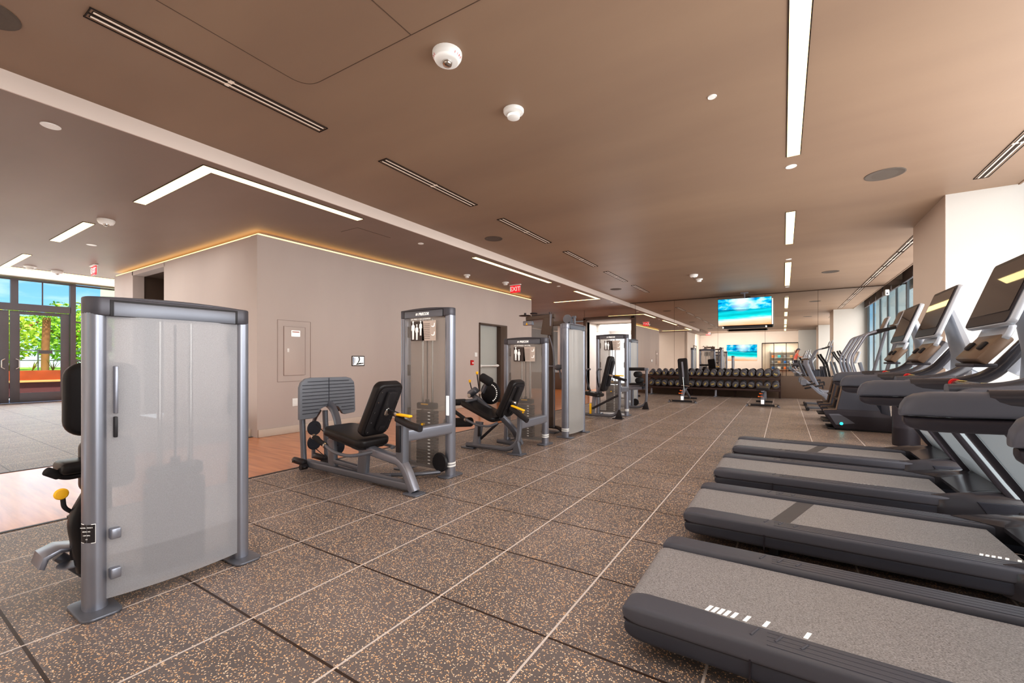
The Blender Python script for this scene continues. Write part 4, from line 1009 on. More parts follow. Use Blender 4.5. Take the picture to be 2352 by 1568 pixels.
b = MB(); b.prism(rrect(.40, .34, .05, 4), 'xy', .58, .635, bev=.018, seg=3); b.xform(Matrix.Translation((-3.05, Y0+.12, 0))); bw('seat', b, 'vinyl')
b = MB(); b.sweep([(-3.3, Y0+.1, .50), (-2.95, Y0+.1, .52)], .07, .09, n=14, p=6); bw('seat_beam', b, 'silver')
b = MB(); b.sweep([(-3.2, Y0+.1, .06), (-3.2, Y0+.1, .5)], .06, .07, n=14, p=5, up=(1, 0, 0)); bw('seat_post', b, 'gun')
b = MB(); b.lathe([(0, -.016), (.08, -.016), (.09, 0), (.08, .016), (0, .016)], (-3.18, 10.9, .14), axis='y', n=24); bw('pulley', b, 'black')
b = MB(); b.sweep([(-2.84, Y0+.05, .52), (-3.42, 11.2, .52)], .06, .08, n=12, p=5); bw('side_beam', b, 'silver')

# ------------------------------------------------------------------ nearest machine, seen from behind its tower
t = thing('leg_curl_machine', 'nearest machine at the left, its grey frosted weight tower turned towards the camera', 'leg machine', (-2.79, 1.0, 0))
tower_parts(t, 1.505, band=False, M4=Matrix.Rotation(R(-90), 4, 'Z'), front='frost', back='frost', decal=False, logo=False, w=.735)
for z in (.17, .36):
    b = MB(); b.box((-2.745, .735, z), (.07, .04, .05), bev=.006); bw('shroud_bracket', b, 'silver')
b = MB(); b.box((-2.742, .738, 1.05), (.05, .014, .23), bev=.004); bw('placard_edge', b, 'silver')
b = MB(); b.box((-2.742, .738, .87), (.04, .014, .10), bev=.004); bw('shroud_latch', b, 'black')
# specification plate on the near post
def patch(a0, a1, z0, z1, k, nm, m):
    b = MB(); n = 10; vs = []
    for z in (z0, z1):
        for q in range(n+1):
            a = R(a0+(a1-a0)*q/n); vs.append(V((-2.79+.055*k*math.cos(a), .678+.0425*k*math.sin(a), z)))
    b._faces(vs, [(q, q+1, n+2+q, n+1+q) for q in range(n)]); bw(nm, b, m)
patch(-95, -14, .335, .425, 1.09, 'spec_plate_border', 'decal_white')
patch(-93, -16, .338, .422, 1.11, 'spec_plate', 'dark_steel')
for k_, tx in enumerate(('MODEL  DSL0613', 'SERIAL NO.', '120V 60Hz', 'CE')):
    text_mesh('spec_lettering', tx, .0068, M['decal_white'], t, Matrix.Translation((.0415, -.3610, .410-k_*.018)) @ Matrix.Rotation(R(40), 4, 'Z') @ Matrix.Rotation(PI/2, 4, 'X'), depth=.0003)
# seat side
b = MB(); o = rrect(.34, .42, .09, 6, cx=.86, cy=.97); b.prism(o, 'yz', -3.43, -3.36, bev=.028, seg=4); bw('backrest', b, 'vinyl')
b = MB(); o = rrect(.24, .30, .05, 6, cx=.86, cy=.60); b.prism(o, 'yz', -3.36, -3.27, bev=.03, seg=4); bw('thigh_pad', b, 'vinyl')
b = MB(); b.box((-3.20, .70, .63), (.18, .14, .06), bev=.022, seg=3); bw('seat', b, 'vinyl')
b = MB(); b.tube(fillet([(-3.20, .78, .58), (-3.20, .66, .575), (-3.18, .61, .615)], .05), .017, n=10); bw('seat_handle', b, 'dark_steel')
b = MB(); b.capsule((-3.185, .64, .59), (-3.175, .585, .63), .022); bw('hand_grip', b, 'foam')
b = MB(); b.cyl((-3.2, .76, .05), (-3.2, .76, .56), .035, n=14); b.sweep([(-3.2, .76, .06), (-2.9, .9, .06)], .06, .06, n=12, p=4); bw('seat_post', b, 'gun')
b = MB(); b.tube(fillet([(-3.02, .66, .42), (-3.02, .62, .46), (-3.02, .615, .53)], .02), .010, n=8); bw('release_lever', b, 'black')
b = MB(); b.lathe([(0, -.012), (.022, -.01), (.028, 0), (.022, .01), (0, .012)], (-3.0, .607, .535), axis='x', n=18); bw('yellow_knob', b, 'yellow')
b = MB(); b.cyl((-3.03, .665, .19), (-3.03, .665, .42), .022, n=12); b.cyl((-3.03, .665, .40), (-3.03, .665, .412), .032, n=12); b.cyl((-3.03, .68, .45), (-3.03, .74, .45), .014, n=8); b.cyl((-3.03, .7, .42), (-3.03, .7, .49), .008, n=8); bw('adjuster_post', b, 'dark_steel')
b = MB(); b.lathe([(0, 0), (.06, 0), (.06, .006), (0, .006)], (-3.03, .655, .165)); bw('index_disc', b, 'silver')
b = MB(); b.sweep(fillet([(-3.0, .72, .50), (-2.98, .665, .40), (-2.97, .70, .14)], .05), .09, .075, n=16, p=3.5, up=(1, 0, 0)); bw('padded_arm', b, 'vinyl')
b = MB(); b.cyl((-2.93, .712, .13), (-2.905, .712, .13), .038, n=18); b.cyl((-2.91, .712, .13), (-2.90, .712, .13), .014, n=12); bw('arm_end_cap', b, 'chrome')
b = MB(); b.prism([(.535, .185), (.55, .238), (.61, .26), (.70, .24), (.70, .225), (.61, .24), (.57, .22), (.555, .175)], 'yz', -3.18, -3.02, bev=.004); bw('footplate', b, 'silver')
b = MB(); b.sweep([(-3.12, .62, .2), (-3.12, .72, .07)], .04, .05, n=10, p=4); bw('footplate_bracket', b, 'gun')
# ------------------------------------------------------------------ treadmills
def treadmill(label, x, y, mark0, seam0=None, near0=1.30):
    t = thing('treadmill', label, 'treadmill', (x, y, 0), group='treadmills in a row facing the windows')
    # belt with roller end
    b = MB(); n = 8
    prof = [(.075-.055*math.sin(PI*k/n), .13+.055*math.cos(PI*k/n)*-1) for k in range(n+1)]   # (x,z) rear half circle
    poly = [(1.62, .185), (1.62, .075)]+[(p_[0], p_[1]) for p_ in prof]
    b.prism(poly, 'xz', -.275, .275)
    b.mi = 1
    if seam0 is not None:
        b.prism([(seam0, -.274), (seam0+.10, -.274), (seam0+.26, .274), (seam0+.16, .274)], 'xy', .1851, .1857)
    b.mi = 2
    for k, dx in enumerate((0, .022, .044, .066, .092, .135, .20, .33)):
        X0 = mark0+dx
        b.prism([(X0, -.246), (X0+.014, -.246), (X0+.028, -.200), (X0+.014, -.200)], 'xy', .1851, .1860)
    b.build('running_belt', [M['belt'], M['belt_seam'], M['mark']], t, weld=False)
    for s in (-1, 1):
        yo = s*.35
        # top rail with rounded tail
        N_ = 9; path = []; sc = []
        for k in range(N_):
            a = PI/2*k/(N_-1); path.append((.13-.09*math.cos(a), yo, .172)); sc.append((max(.05, .62+.38*math.sin(a)), max(.1, math.sin(a)**.6)))
        path += [(.32, yo, .172), (.42, yo+s*.004, .172), (1.80, yo+s*.004, .172)]; sc += [(1.0, 1), (.93, 1), (.93, 1)]
        b = MB(); b.sweep(path, .145, .075, n=28, p=6, scale=sc)
        for k in range(3):
            X0 = .50+k*.075
            b.sweep([(X0, yo-.02-.01*0, .2105), (X0+.02, yo+.035-.008*k, .2105)], .010, .006, n=6)
        for k in range(4): b.box((1.15, yo-.045+k*.026+s*.004, .2093), (1.2, .008, .0022))
        b.build('side_rail', M['tm_top'], t)
        path2 = [(p_[0]+.006, p_[1], .108) for p_ in path]
        b = MB(); b.sweep(path2, .130, .085, n=24, p=4.5, scale=sc); b.build('side_skirt', M['tm_side'], t)
        b = MB(); b.sweep([(q[0]+.003, q[1], .140) for q in path], .134, .012, n=20, p=4, scale=sc); b.build('rail_groove', M['tm_dark'], t)
        b = MB(); b.box((.50, s*.36, .105), (.006, .125, .09)); b.build('skirt_joint', M['tm_dark'], t)
        # uprights
        b = MB(); b.sweep([(2.00, s*.385, .14), (1.86, s*.385, .33), (1.47, s*.385, .95)], .05, .075, n=14, p=5, up=(1, 0, 0)); b.build('upright', M['tm_dark'], t)
        b = MB(); b.sweep([(1.985, s*.385, .16), (1.86, s*.385, .34), (1.475, s*.385, .95)], .056, .026, n=10, p=5, up=(1, 0, 0)); b.build('upright_trim', M['tm_panel'], t)
        # handrail: tall fairing
        x0 = near0 if s < 0 else 1.03
        ds = (0, .006, .022, .05, .09, .16); zs_ = .950
        for sg, hs, nm_, m_, wd_, z_in in ((1, (.028, .05, .078, .096, .105, .108), 'handrail_top', 'tm_top', .095, .0), (-1, (.024, .036, .048, .056, .060, .060), 'handrail_underside', 'tm_dark', .09, .004)):
            pth = []; sc2 = []
            for q_, (dx_, h_) in enumerate(zip(ds, hs)):
                pth.append((x0+dx_+(.012 if sg < 0 else 0), s*.385, zs_+sg*(h_/2+.0015))); sc2.append(((.45, .68, .88, .97, 1, 1)[q_], h_/hs[-1]))
            pth += [(1.50, s*.385, zs_+.010+sg*hs[-1]/2), (1.62, s*.385, zs_+.05+sg*hs[-1]*.4)]; sc2 += [(1, 1), (.9, .7)]
            b = MB(); b.sweep(pth, wd_, hs[-1], n=28, p=3.6, scale=sc2, axis=(1, 0, 0)); b.build(nm_, M[m_], t)
        # grip tube and arm up to the console
        b = MB(); b.sweep(fillet([(1.30, s*.37, 1.035), (1.52, s*.345, 1.045), (1.66, s*.33, 1.10), (1.84, s*.30, 1.36)], .12, 6), .06, .075, n=16, p=2.6); b.build('console_arm', M['tm_hood'], t)
        b = MB(); b.sweep([(1.72, s*.32, 1.13), (1.86, s*.295, 1.34)], .045, .11, n=12, p=5); b.build('arm_cover', M['tm_silver'], t)
    b = MB(); b.cyl((1.50, -.30, 1.045), (1.50, .30, 1.045), .026, n=14); b.build('crossbar', M['tm_hood'], t)
    b = MB(); b.sweep([(1.495, .30, 1.05), (1.495, .33, 1.05)], .058, .058, n=16); b.build('safety_key_ring', M['red'], t)
    for s in (-1, 1):
        b = MB(); b.box((1.495, s*.19, 1.071), (.02, .11, .003), bev=.001); b.build('heart_rate_contact', M['gold'], t)
    # motor hood with wings
    b = MB(); nx, ny = 16, 22; vs = []; fs = []
    for j in range(ny+1):
        yv = -.425+.85*j/ny; ay = abs(yv)
        xs_ = 1.47 if ay > .40 else (1.47+(.40-ay)/.13*.22 if ay > .27 else 1.69)
        xs_ = xs_ + (.0 if ay < .40 else (ay-.40)*2.5)
        for i in range(nx+1):
            u = i/nx; xv = xs_+(2.12-xs_)*u
            z = .213+.075*(math.sin(min(1, u*1.5)*PI/2))*(1-.25*(ay/.425)**4)*(1 if u < .8 else 1-(u-.8)*1.0)
            if ay > .415: z -= .03
            vs.append(V((xv, yv, z)))
    m1 = (nx+1)*(ny+1)
    for v in list(vs): vs.append(V((v.x, v.y, .19 if abs(v.y) < .28 else .06)))
    for j in range(ny):
        for i in range(nx):
            a = j*(nx+1)+i; q = (a, a+1, a+nx+2, a+nx+1); fs.append(q); fs.append(tuple(m1+k for k in q[::-1]))
    for i in range(nx):
        fs.append((i, i+1, m1+i+1, m1+i)); a = ny*(nx+1)+i; fs.append((a, a+1, m1+a+1, m1+a))
    for j in range(ny):
        a = j*(nx+1); c2 = (j+1)*(nx+1); fs.append((a, c2, m1+c2, m1+a)); fs.append((a+nx, c2+nx, m1+c2+nx, m1+a+nx))
    b._faces(vs, fs); b.build('motor_hood', M['tm_hood'], t, angle=50)
    for y0_, y1_ in ((-.432, -.415), (.415, .432)):
        b = MB(); b.prism([(1.72, .205), (2.14, .23), (2.16, .06), (1.82, .05)], 'xz', y0_, y1_, bev=.006); b.build('hood_side_panel', M['tm_side'], t)
    b = MB(); b.cyl((1.93, -.433, .16), (1.93, -.437, .16), .010, n=12); b.build('hood_bolt', M['black'], t)
    b = MB(); b.prism([(1.94, -.33), (2.03, -.36), (2.0, -.28)], 'xy', .281, .283); b.build('hood_decal', M['decal_white'], t)
    # sloping shell between the uprights
    b = MB()
    ring = [(1.99, .15), (1.855, .335), (1.47, .95), (1.53, .98), (1.92, .37), (2.06, .17)]
    b.prism(ring, 'xz', -.355, .355, bev=.004); b.build('front_shell', M['tm_panel'], t)
    b = MB(); b.sweep([(1.80, 0, .42), (1.50, 0, .90)], .62, .012, n=8, p=8, up=(1, 0, 1)); b.build('shell_panel', M['tm_panel'], t)
    # console
    th = math.atan2(.12, .34)
    Mx = Matrix.Translation((1.60, 0, 1.565)) @ Matrix.Rotation(th, 4, 'Y')
    b = MB(); b.prism(rrect(.59, .40, .03, 5), 'yz', .0, .035, bev=.008, seg=2); b.xform(Mx); b.build('console_housing', M['tm_silver'], t)
    b = MB(); b.prism(rrect(.575, .385, .025, 5), 'yz', -.006, .002, bev=.002, seg=1); b.xform(Mx); b.build('screen_bezel', M['tm_dark'], t)
    b = MB(); b.prism(rrect(.53, .30, .006, 3), 'yz', -.009, -.005); b.xform(Mx @ Matrix.Translation((0, 0, .018))); b.build('screen', M['screen'], t)
    b = MB(); b.sweep([(1.66, 0, 1.60), (1.72, 0, 1.40), (1.76, 0, 1.24), (1.76, 0, 1.08)], .30, .07, n=18, p=4, up=(0, 0, 1), scale=[(.9, .6), (1, 1), (1.3, 1.1), (1.6, .9)]); b.build('console_back', M['tm_silver'], t)
    b = MB(); b.prism(rrect(.36, .085, .02, 4), 'yz', .0, .03, bev=.005); b.xform(Matrix.Translation((1.565, 0, 1.345)) @ Matrix.Rotation(R(22), 4, 'Y')); b.build('console_neck', M['tm_silver'], t)
    b = MB(); b.box((0, 0, 0), (.055, .34, .17), bev=.012, seg=2); b.xform(Matrix.Translation((1.53, 0, 1.25)) @ Matrix.Rotation(R(38), 4, 'Y')); b.build('keypad', M['tm_tan'], t)
    for s in (-.09, .09):
        b = MB(); b.box((-.034, s, 0), (.02, .05, .05), bev=.008); b.xform(Matrix.Translation((1.53, 0, 1.25)) @ Matrix.Rotation(R(38), 4, 'Y')); b.build('control_paddle', M['black'], t)
    b = MB(); b.box((1.50, 0, 1.165), (.09, .30, .02), bev=.006); b.build('keypad_underside', M['tm_dark'], t)
    for s in (-1, 1):
        for xx in (.55, 1.9):
            b = MB(); b.cyl((xx, s*.30, 0), (xx, s*.30, .07), .028, n=12); b.build('levelling_foot', M['black'], t)
    b = MB(); b.box((1.1, 0, .062), (1.7, .5, .03), bev=.004); b.build('underframe', M['black'], t)
    return t
treadmill('nearest treadmill, white belt dashes near its rear end', -.60, 2.13, .33, None, 1.13)
treadmill('second treadmill from the camera, dark splice across the belt', -.60, 3.40, 1.45, .52)
treadmill('third treadmill from the camera, white dashes midway along the belt', -.58, 4.70, 1.05)
treadmill('farthest treadmill, beside the black waste bin', -.54, 5.95, .10, .72)
# ------------------------------------------------------------------ stair climbers past the treadmills
def climber(label, y):
    t = thing('stair_climber', label, 'stair climber', (0, y, 0), group='stair climbers beyond the treadmills')
    hw = .31
    prof = [(.74, .03), (.585, .31), (.60, .335), (.775, .345), (.865, .80), (1.24, .80), (1.26, .52), (1.36, .32), (1.56, .26), (1.60, .03)]
    for s in (-1, 1):
        b = MB(); b.prism(prof, 'xz', s*hw-.02, s*hw+.02, bev=.008); b.build('side_panel', M['tm_dark'], t)
        b = MB(); b.prism([(.775, .36), (.865, .80), (1.24, .80), (1.26, .52), (1.345, .36)], 'xz', s*hw+s*.02, s*hw+s*.024, bev=.001); b.build('side_inlay', M['tm_side'], t)
        b = MB(); b.sweep([(.585, s*hw, .325), (.775, s*hw, .352), (.865, s*hw, .81)], .05, .012, n=8, p=4, up=(0, 1, 0)); b.build('edge_trim', M['tm_tan'], t)
        b = MB(); b.lathe([(0, 0), (.022, 0), (.022, .004), (0, .005)], (.835, s*(hw+.024), .115), axis='y', n=16, flip=s); b.build('status_light', M['cyan'], t)
        b = MB(); b.prism([(.76, .09), (.66, .27), (.80, .28), (.90, .22), (1.02, .13)], 'xz', s*(hw+.020), s*(hw+.023)); b.build('lower_inlay', M['tm_top'], t)
        b = MB(); b.tube(fillet([(1.06, s*hw, .80), (.96, s*hw, 1.22), (1.17, s*hw, 1.63), (1.27, s*hw, 1.67), (1.64, s*hw*.8, 1.76)], .12, 6), .022, n=12); b.build('handrail', M['silver'], t)
        b = MB(); b.sweep([(1.30, s*hw, 1.675), (1.55, s*hw*.86, 1.735)], .052, .052, n=12); b.build('hand_grip', M['foam'], t)
    for k in range(4):
        b = MB(); b.box((.68+.09*k, 0, .14+.0+k*.19), (.20, .56, .03), bev=.006); b.box((.76+.09*k, 0, .07+k*.19), (.02, .56, .15), bev=.004); b.build('step', M['black'], t)
    b = MB(); b.box((1.42, 0, .5), (.12, .40, .9), rot=RY(-6), bev=.03); b.build('front_column', M['tm_side'], t)
    b = MB(); b.sweep([(1.45, 0, .9), (1.66, 0, 1.80)], .06, .05, n=14, p=4, up=(1, 0, 0)); b.build('console_mast', M['gun'], t)
    Mx = Matrix.Translation((1.62, 0, 1.90)) @ Matrix.Rotation(R(20), 4, 'Y')
    b = MB(); b.prism(rrect(.42, .26, .03, 5), 'yz', 0, .03, bev=.008); b.xform(Mx); b.build('console_housing', M['tm_silver'], t)
    b = MB(); b.prism(rrect(.37, .21, .01, 3), 'yz', -.004, .001); b.xform(Mx); b.build('screen', M['screen'], t)
    b = MB(); b.box((1.57, 0, 1.77), (.10, .24, .02), rot=RY(20), bev=.006); b.build('console_shelf', M['tm_tan'], t)
    b = MB(); b.box((1.1, 0, .015), (.9, .56, .03), bev=.005); b.build('base_plate', M['black'], t)
    return t
climber('nearer stair climber, cyan light low on its dark side panel', 9.56)
climber('farther stair climber, mostly behind the first one', 10.76)

def elliptical(label, x, y, group='elliptical trainers'):
    t = thing('elliptical_trainer', label, 'elliptical', (x, y, 0), group=group)
    b = MB(); b.sweep([(.05, 0, .06), (1.45, 0, .06)], .07, .06, n=12, p=4)
    b.build('base_rail', M['gun'], t)
    for xx, ww in ((.06, .55), (1.42, .62)):
        b = MB(); b.sweep([(xx, -ww/2, .045), (xx, ww/2, .045)], .07, .07, n=12, p=3); b.build('floor_bar', M['black'], t)
    b = MB(); b.lathe([(0, -.06), (.25, -.06), (.29, -.03), (.29, .03), (.25, .06), (0, .06)], (1.20, 0, .36), axis='y', n=30); b.build('flywheel_housing', M['tm_side'], t)
    b = MB(); b.sweep([(1.22, 0, .5), (1.05, 0, 1.15)], .05, .07, n=12, p=4, up=(1, 0, 0)); b.build('mast', M['gun'], t)
    Mx = Matrix.Translation((.98, 0, 1.27)) @ Matrix.Rotation(R(18), 4, 'Y')
    b = MB(); b.prism(rrect(.36, .28, .03, 5), 'yz', 0, .04, bev=.01); b.xform(Mx); b.build('console_housing', M['tm_silver'], t)
    b = MB(); b.prism(rrect(.31, .22, .01, 3), 'yz', -.004, .001); b.xform(Mx); b.build('screen', M['screen'], t)
    for s in (-1, 1):
        b = MB(); b.sweep(fillet([(-.02, s*.25, .72), (.08, s*.25, .66), (.32, s*.22, .40), (.9, s*.17, .36), (1.15, s*.12, .36)], .08), .05, .06, n=12, p=4); b.build('pedal_arm', M['silver'], t)
        b = MB(); b.box((.20, s*.21, .60-.05*s), (.38, .15, .035), rot=RY(-14), bev=.012, seg=2); b.box((.38, s*.21, .60-.05*s), (.02, .15, .08), bev=.006); b.build('pedal', M['black'], t)
        b = MB(); b.sweep(fillet([(.25, s*.29, .62), (.18, s*.30, .78), (.05, s*.30, 1.12), (.06, s*.28, 1.2)], .1), .035, .055, n=12, p=3, up=(1, 0, 0), scale=None); b.build('swing_arm', M['silver'], t)
        b = MB(); b.tube(fillet([(.95, s*.26, .52), (.84, s*.28, 1.1), (.70, s*.26, 1.32), (.66, s*.24, 1.42)], .1), .018, n=10); b.build('moving_handle', M['foam'], t)
    b = MB(); b.sweep([(.30, -.0, .5), (.62, 0, .05)], .05, .06, n=12, p=4); b.build('diagonal_strut', M['silver'], t)
    b = MB(); b.sweep([(-.02, -.30, .68), (-.02, .30, .68)], .12, .14, n=14, p=4, scale=[1, 1]); b.build('rear_step_housing', M['gun'], t)
    return t
e1 = elliptical('elliptical trainer beyond the stair climbers, its rear end jutting into the open floor', .42, 12.6)
e1 = dup(e1, (.42, 13.9, 0), label='elliptical trainer closest to the mirror wall')
for i_, yy in enumerate((-.6, -1.7, -2.8, -3.9)):
    dup(e1, (.25 if i_ else .45, yy, 0), label='elliptical trainer behind the camera, seen only in the mirror, '+['first', 'second', 'third', 'last'][i_]+' from the front', group='elliptical trainers behind the camera')

# ------------------------------------------------------------------ bin
t = thing('waste_bin', 'black cylindrical waste bin with wipes slot behind the farthest treadmill', 'bin', (1.45, 8.05, 0))
b = MB(); b.lathe([(0, 0), (.145, 0), (.15, .02), (.15, .62), (.145, .64)]); b.build('bin_body', M['tm_dark'], t)
b = MB(); b.lathe([(.10, .64), (.10, .70), (.15, .71), (.15, .78), (.13, .80), (0, .80)]); b.build('bin_lid', M['black'], t)
b = MB(); b.box((0, -.149, .5), (.10, .006, .08), bev=.002); b.build('bin_slot', M['black'], t)

# ------------------------------------------------------------------ benches
def bench(label, x, y, upright, rz=0):
    t = thing('adjustable_bench', label, 'bench', (x, y, 0), rz, group='adjustable weight benches')
    b = MB(); b.sweep([(-.36, 0, .045), (.36, 0, .045)], .07, .055, n=12, p=4); b.build('front_foot', M['black'], t)
    for s in (-1, 1):
        b = MB(); b.sweep([(s*.29, -.045, .055), (s*.29, .03, .055)], .055, .055, n=14); b.build('wheel', M['chrome'], t)
        b = MB(); b.prism([(s*.33, .0), (s*.40, .0), (s*.33, .07)], 'xz', -.035, .035, bev=.003); b.build('foot_end', M['silver'], t)
    b = MB(); b.sweep(fillet([(0, 0, .05), (0, .02, .20), (.0, .18, .34), (.0, .55, .40)], .12, 5), .09, .05, n=12, p=5, up=(0, 0, 1)); b.build('front_leg', M['silver'], t)
    b = MB(); b.box((0, -.03, .13), (.07, .01, .11), bev=.003); b.build('leg_sticker', M['sticker'], t)
    b = MB(); b.sweep([(0, .35, .38), (0, 1.15, .06)], .06, .07, n=12, p=5); b.build('spine', M['gun'], t)
    b = MB(); b.sweep([(-.2, 1.17, .045), (.2, 1.17, .045)], .06, .05, n=12, p=4); b.build('rear_foot', M['black'], t)
    for dx, z in ((-.09, .26), (-.06, .34)):
        b = MB(); b.ball((dx, .03, z), .018); b.cyl((dx, .03, z), (0, .05, z), .008, n=8); b.build('orange_pull_pin', M['orange'], t)
    if upright:
        b = MB(); o = rrect(.27, .78, .05, 5); b.prism(o, 'xz', -.035, .035, bev=.02, seg=3); b.xform(Matrix.Translation((-.03, .30, .87)) @ Matrix.Rotation(R(-6), 4, 'X') @ Matrix.Rotation(R(-5), 4, 'Y')); b.build('back_pad', M['vinyl'], t)
        b = MB(); b.box((-.03, .255, .85), (.05, .02, .62), rot=RY(-5), bev=.004); b.build('back_spine', M['silver'], t)
        b = MB(); b.prism(rrect(.27, .34, .04, 4), 'xy', -.03, .035, bev=.018, seg=3); b.xform(Matrix.Translation((0, .54, .47))); b.build('seat_pad', M['vinyl'], t)
        b = MB(); b.sweep(fillet([(-.02, .22, .72), (0, .20, .46), (.02, .16, .3)], .1), .03, .02, n=8, p=4); b.tube([(-.07, .24, .48), (.16, .2, .46)], .018, n=10); b.build('back_bracket', M['chrome'], t)
    else:
        b = MB(); b.prism(rrect(.30, .34, .04, 4), 'xy', -.03, .04, bev=.02, seg=3); b.xform(Matrix.Translation((0, .14, .455))); b.build('seat_pad', M['vinyl'], t)
        b = MB(); b.prism(rrect(.27, .80, .05, 5), 'xy', -.03, .035, bev=.02, seg=3); b.xform(Matrix.Translation((0, .74, .455))); b.build('back_pad', M['vinyl'], t)
        b = MB(); b.box((0, .45, .40), (.07, .9, .04), bev=.005); b.build('pad_rail', M['silver'], t)
    return t
bench('weight bench with its back pad raised upright, in front of the dumbbell rack', -2.43, 12.9, True)
bench('weight bench laid flat, in front of the right half of the dumbbell rack', -.46, 12.8, False)
bench('weight bench half hidden behind the roller machine', -4.15, 12.9, False)

# ------------------------------------------------------------------ dumbbell rack and dumbbells
t = thing('dumbbell_rack', 'long dark two-tier dumbbell rack under the mirrors', 'rack', (-2.08, 15.75, 0))
for z, nm in ((.665, 'upper_shelf'), (.30, 'lower_shelf')):
    b = MB(); b.box((0, -.02, z+.01), (4.0, .42, .03), rot=RX(14), bev=.004); b.box((0, -.23, z-.035), (4.0, .02, .06), bev=.004); b.box((0, .1, z+.07), (4.0, .02, .07), bev=.004); b.build(nm, M['rack'], t)
for xx in (-1.98, -.62+.0, .72, 1.98):
    b = MB(); b.box((xx, .19, .38), (.06, .08, .74), bev=.006); b.build('rack_upright', M['rack'], t)
for xx in (-1.9, .18, 1.6):
    b = MB(); b.sweep([(xx, -.1, .28), (xx, -.13, .03)], .06, .05, n=12, p=4, up=(0, 1, 0)); b.sweep([(xx, .1, .02), (xx, -.34, .02)], .07, .035, n=12, p=4); b.build('rack_leg', M['silver'], t)
def dumbbell(label, group, x, y, z, r, k):
    t = thing('dumbbell', label, 'dumbbell', (x, y, z), group=group)
    for s in (-1, 1):
        b = MB()
        b.lathe([(0, -.052), (r*.80, -.052), (r*.97, -.040), (r, -.03), (r, .03), (r*.97, .040), (r*.80, .052), (0, .052)], (0, s*.105, 0), axis='y', n=12)
        b.lathe([(r*.52, -.0535), (r*.60, -.0535), (r*.60, -.0525), (r*.52, -.0525)], (0, s*.105, 0), axis='y', n=20)
        b.build('head', M['bell'], t, angle=25)
    b = MB(); b.lathe([(.016, -.06), (.019, -.03), (.0205, 0), (.019, .03), (.016, .06)], (0, 0, 0), axis='y', n=14); b.build('handle', M['chrome'], t)
    b = MB(); a = k*1.1
    for dx, w_ in ((-.5, .16), (.0, .16), (.42, .10)):
        b.box((dx*r*.8, -.159, -r*.1), (r*w_*1.5, .002, r*.5), bev=.0005)
    b.xform(Matrix.Rotation(a, 4, 'Y')); b.build('weight_number', M['gold'], t)
    t.rotation_euler = (R(14), 0, 0)
    return t
ORD = ['first', 'second', 'third', 'fourth', 'fifth', 'sixth', 'seventh', 'eighth', 'ninth', 'tenth', 'eleventh', 'twelfth', 'thirteenth', 'fourteenth', 'fifteenth', 'sixteenth', 'seventeenth', 'eighteenth']
for row, z in (('upper', .77), ('lower', .405)):
    for k in range(18):
        r = (.082+.0010*k) if row == 'upper' else .097
        x = -3.95+k*(3.75/17)+(.0 if row == 'upper' else -.01)
        dumbbell(ORD[k]+' dumbbell from the left on the '+row+' shelf of the rack', row+' row of dumbbells', x, 15.63, z+r-.078+.022, r, k*.7+(0 if row == 'upper' else 2))

# ------------------------------------------------------------------ hanging television in front of the mirror
def tv(name, label, x, y, z, wd, ht, rz, rx, bracket):
    t = thing(name, label, 'television', (x, y, z), rz)
    M0 = Matrix.Rotation(rx, 4, 'X')
    b = MB(); b.box((0, .03, 0), (wd, .05, ht), bev=.008); b.xform(M0); b.build('tv_housing', M['black'], t)
    b = MB(); b.box((0, .002, 0), (wd-.012, .006, ht-.014)); b.xform(M0); b.build('tv_screen', M['tv'], t)
    if bracket:
        b = MB(); b.box((0, .10, .15), (.34, .08, .30), bev=.01); b.xform(M0); b.build('tv_mount', M['gun'], t)
        b = MB(); b.cyl((0, .14, .1), (0, .14, ZR-z), .025, n=14); b.box((0, .14, ZR-z-.02), (.22, .12, .04), bev=.006); b.build('ceiling_pole', M['silver'], t)
        b = MB(); b.box((.0, .03, -ht/2-.055), (wd*.80, .06, .07), bev=.015, seg=3); b.build('sound_bar', M['black'], t)
        for s in (-1, 1):
            b = MB(); b.box((s*wd*.40, .03, -ht/2-.055), (.05, .065, .055), bev=.01); b.build('sound_bar_end', M['white'], t)
        b = MB(); b.box((wd/2+.01, .09, -ht*.02), (.05, .04, ht*.94), bev=.01); b.build('side_cover', M['white'], t)
    return t
tv('television', 'wide television hanging from the ceiling before the mirror, showing a turquoise beach', -1.06, 15.45, 2.74, 1.50, .86, 0, R(6), True)
tv('television', 'television on the rear wall showing the same beach, seen only in the mirror', -2.75, -5.19, 1.80, 2.1, 1.25, PI, 0, False)
for a_ in [o for o in bpy.data.objects if o.name.startswith('television') and o.type == 'EMPTY']: a_['group'] = 'televisions showing the beach'
t = thing('window_sensor', 'small white sensor box at the right end of the mirror top', 'sensor', (2.50, 16.12, 3.14))
b = MB(); b.box((0, 0, 0), (.09, .06, .16), bev=.01); b.build('housing', M['white'], t)
b = MB(); b.box((0, -.032, -.03), (.04, .006, .04), bev=.002); b.build('sensor_lens', M['gun'], t)

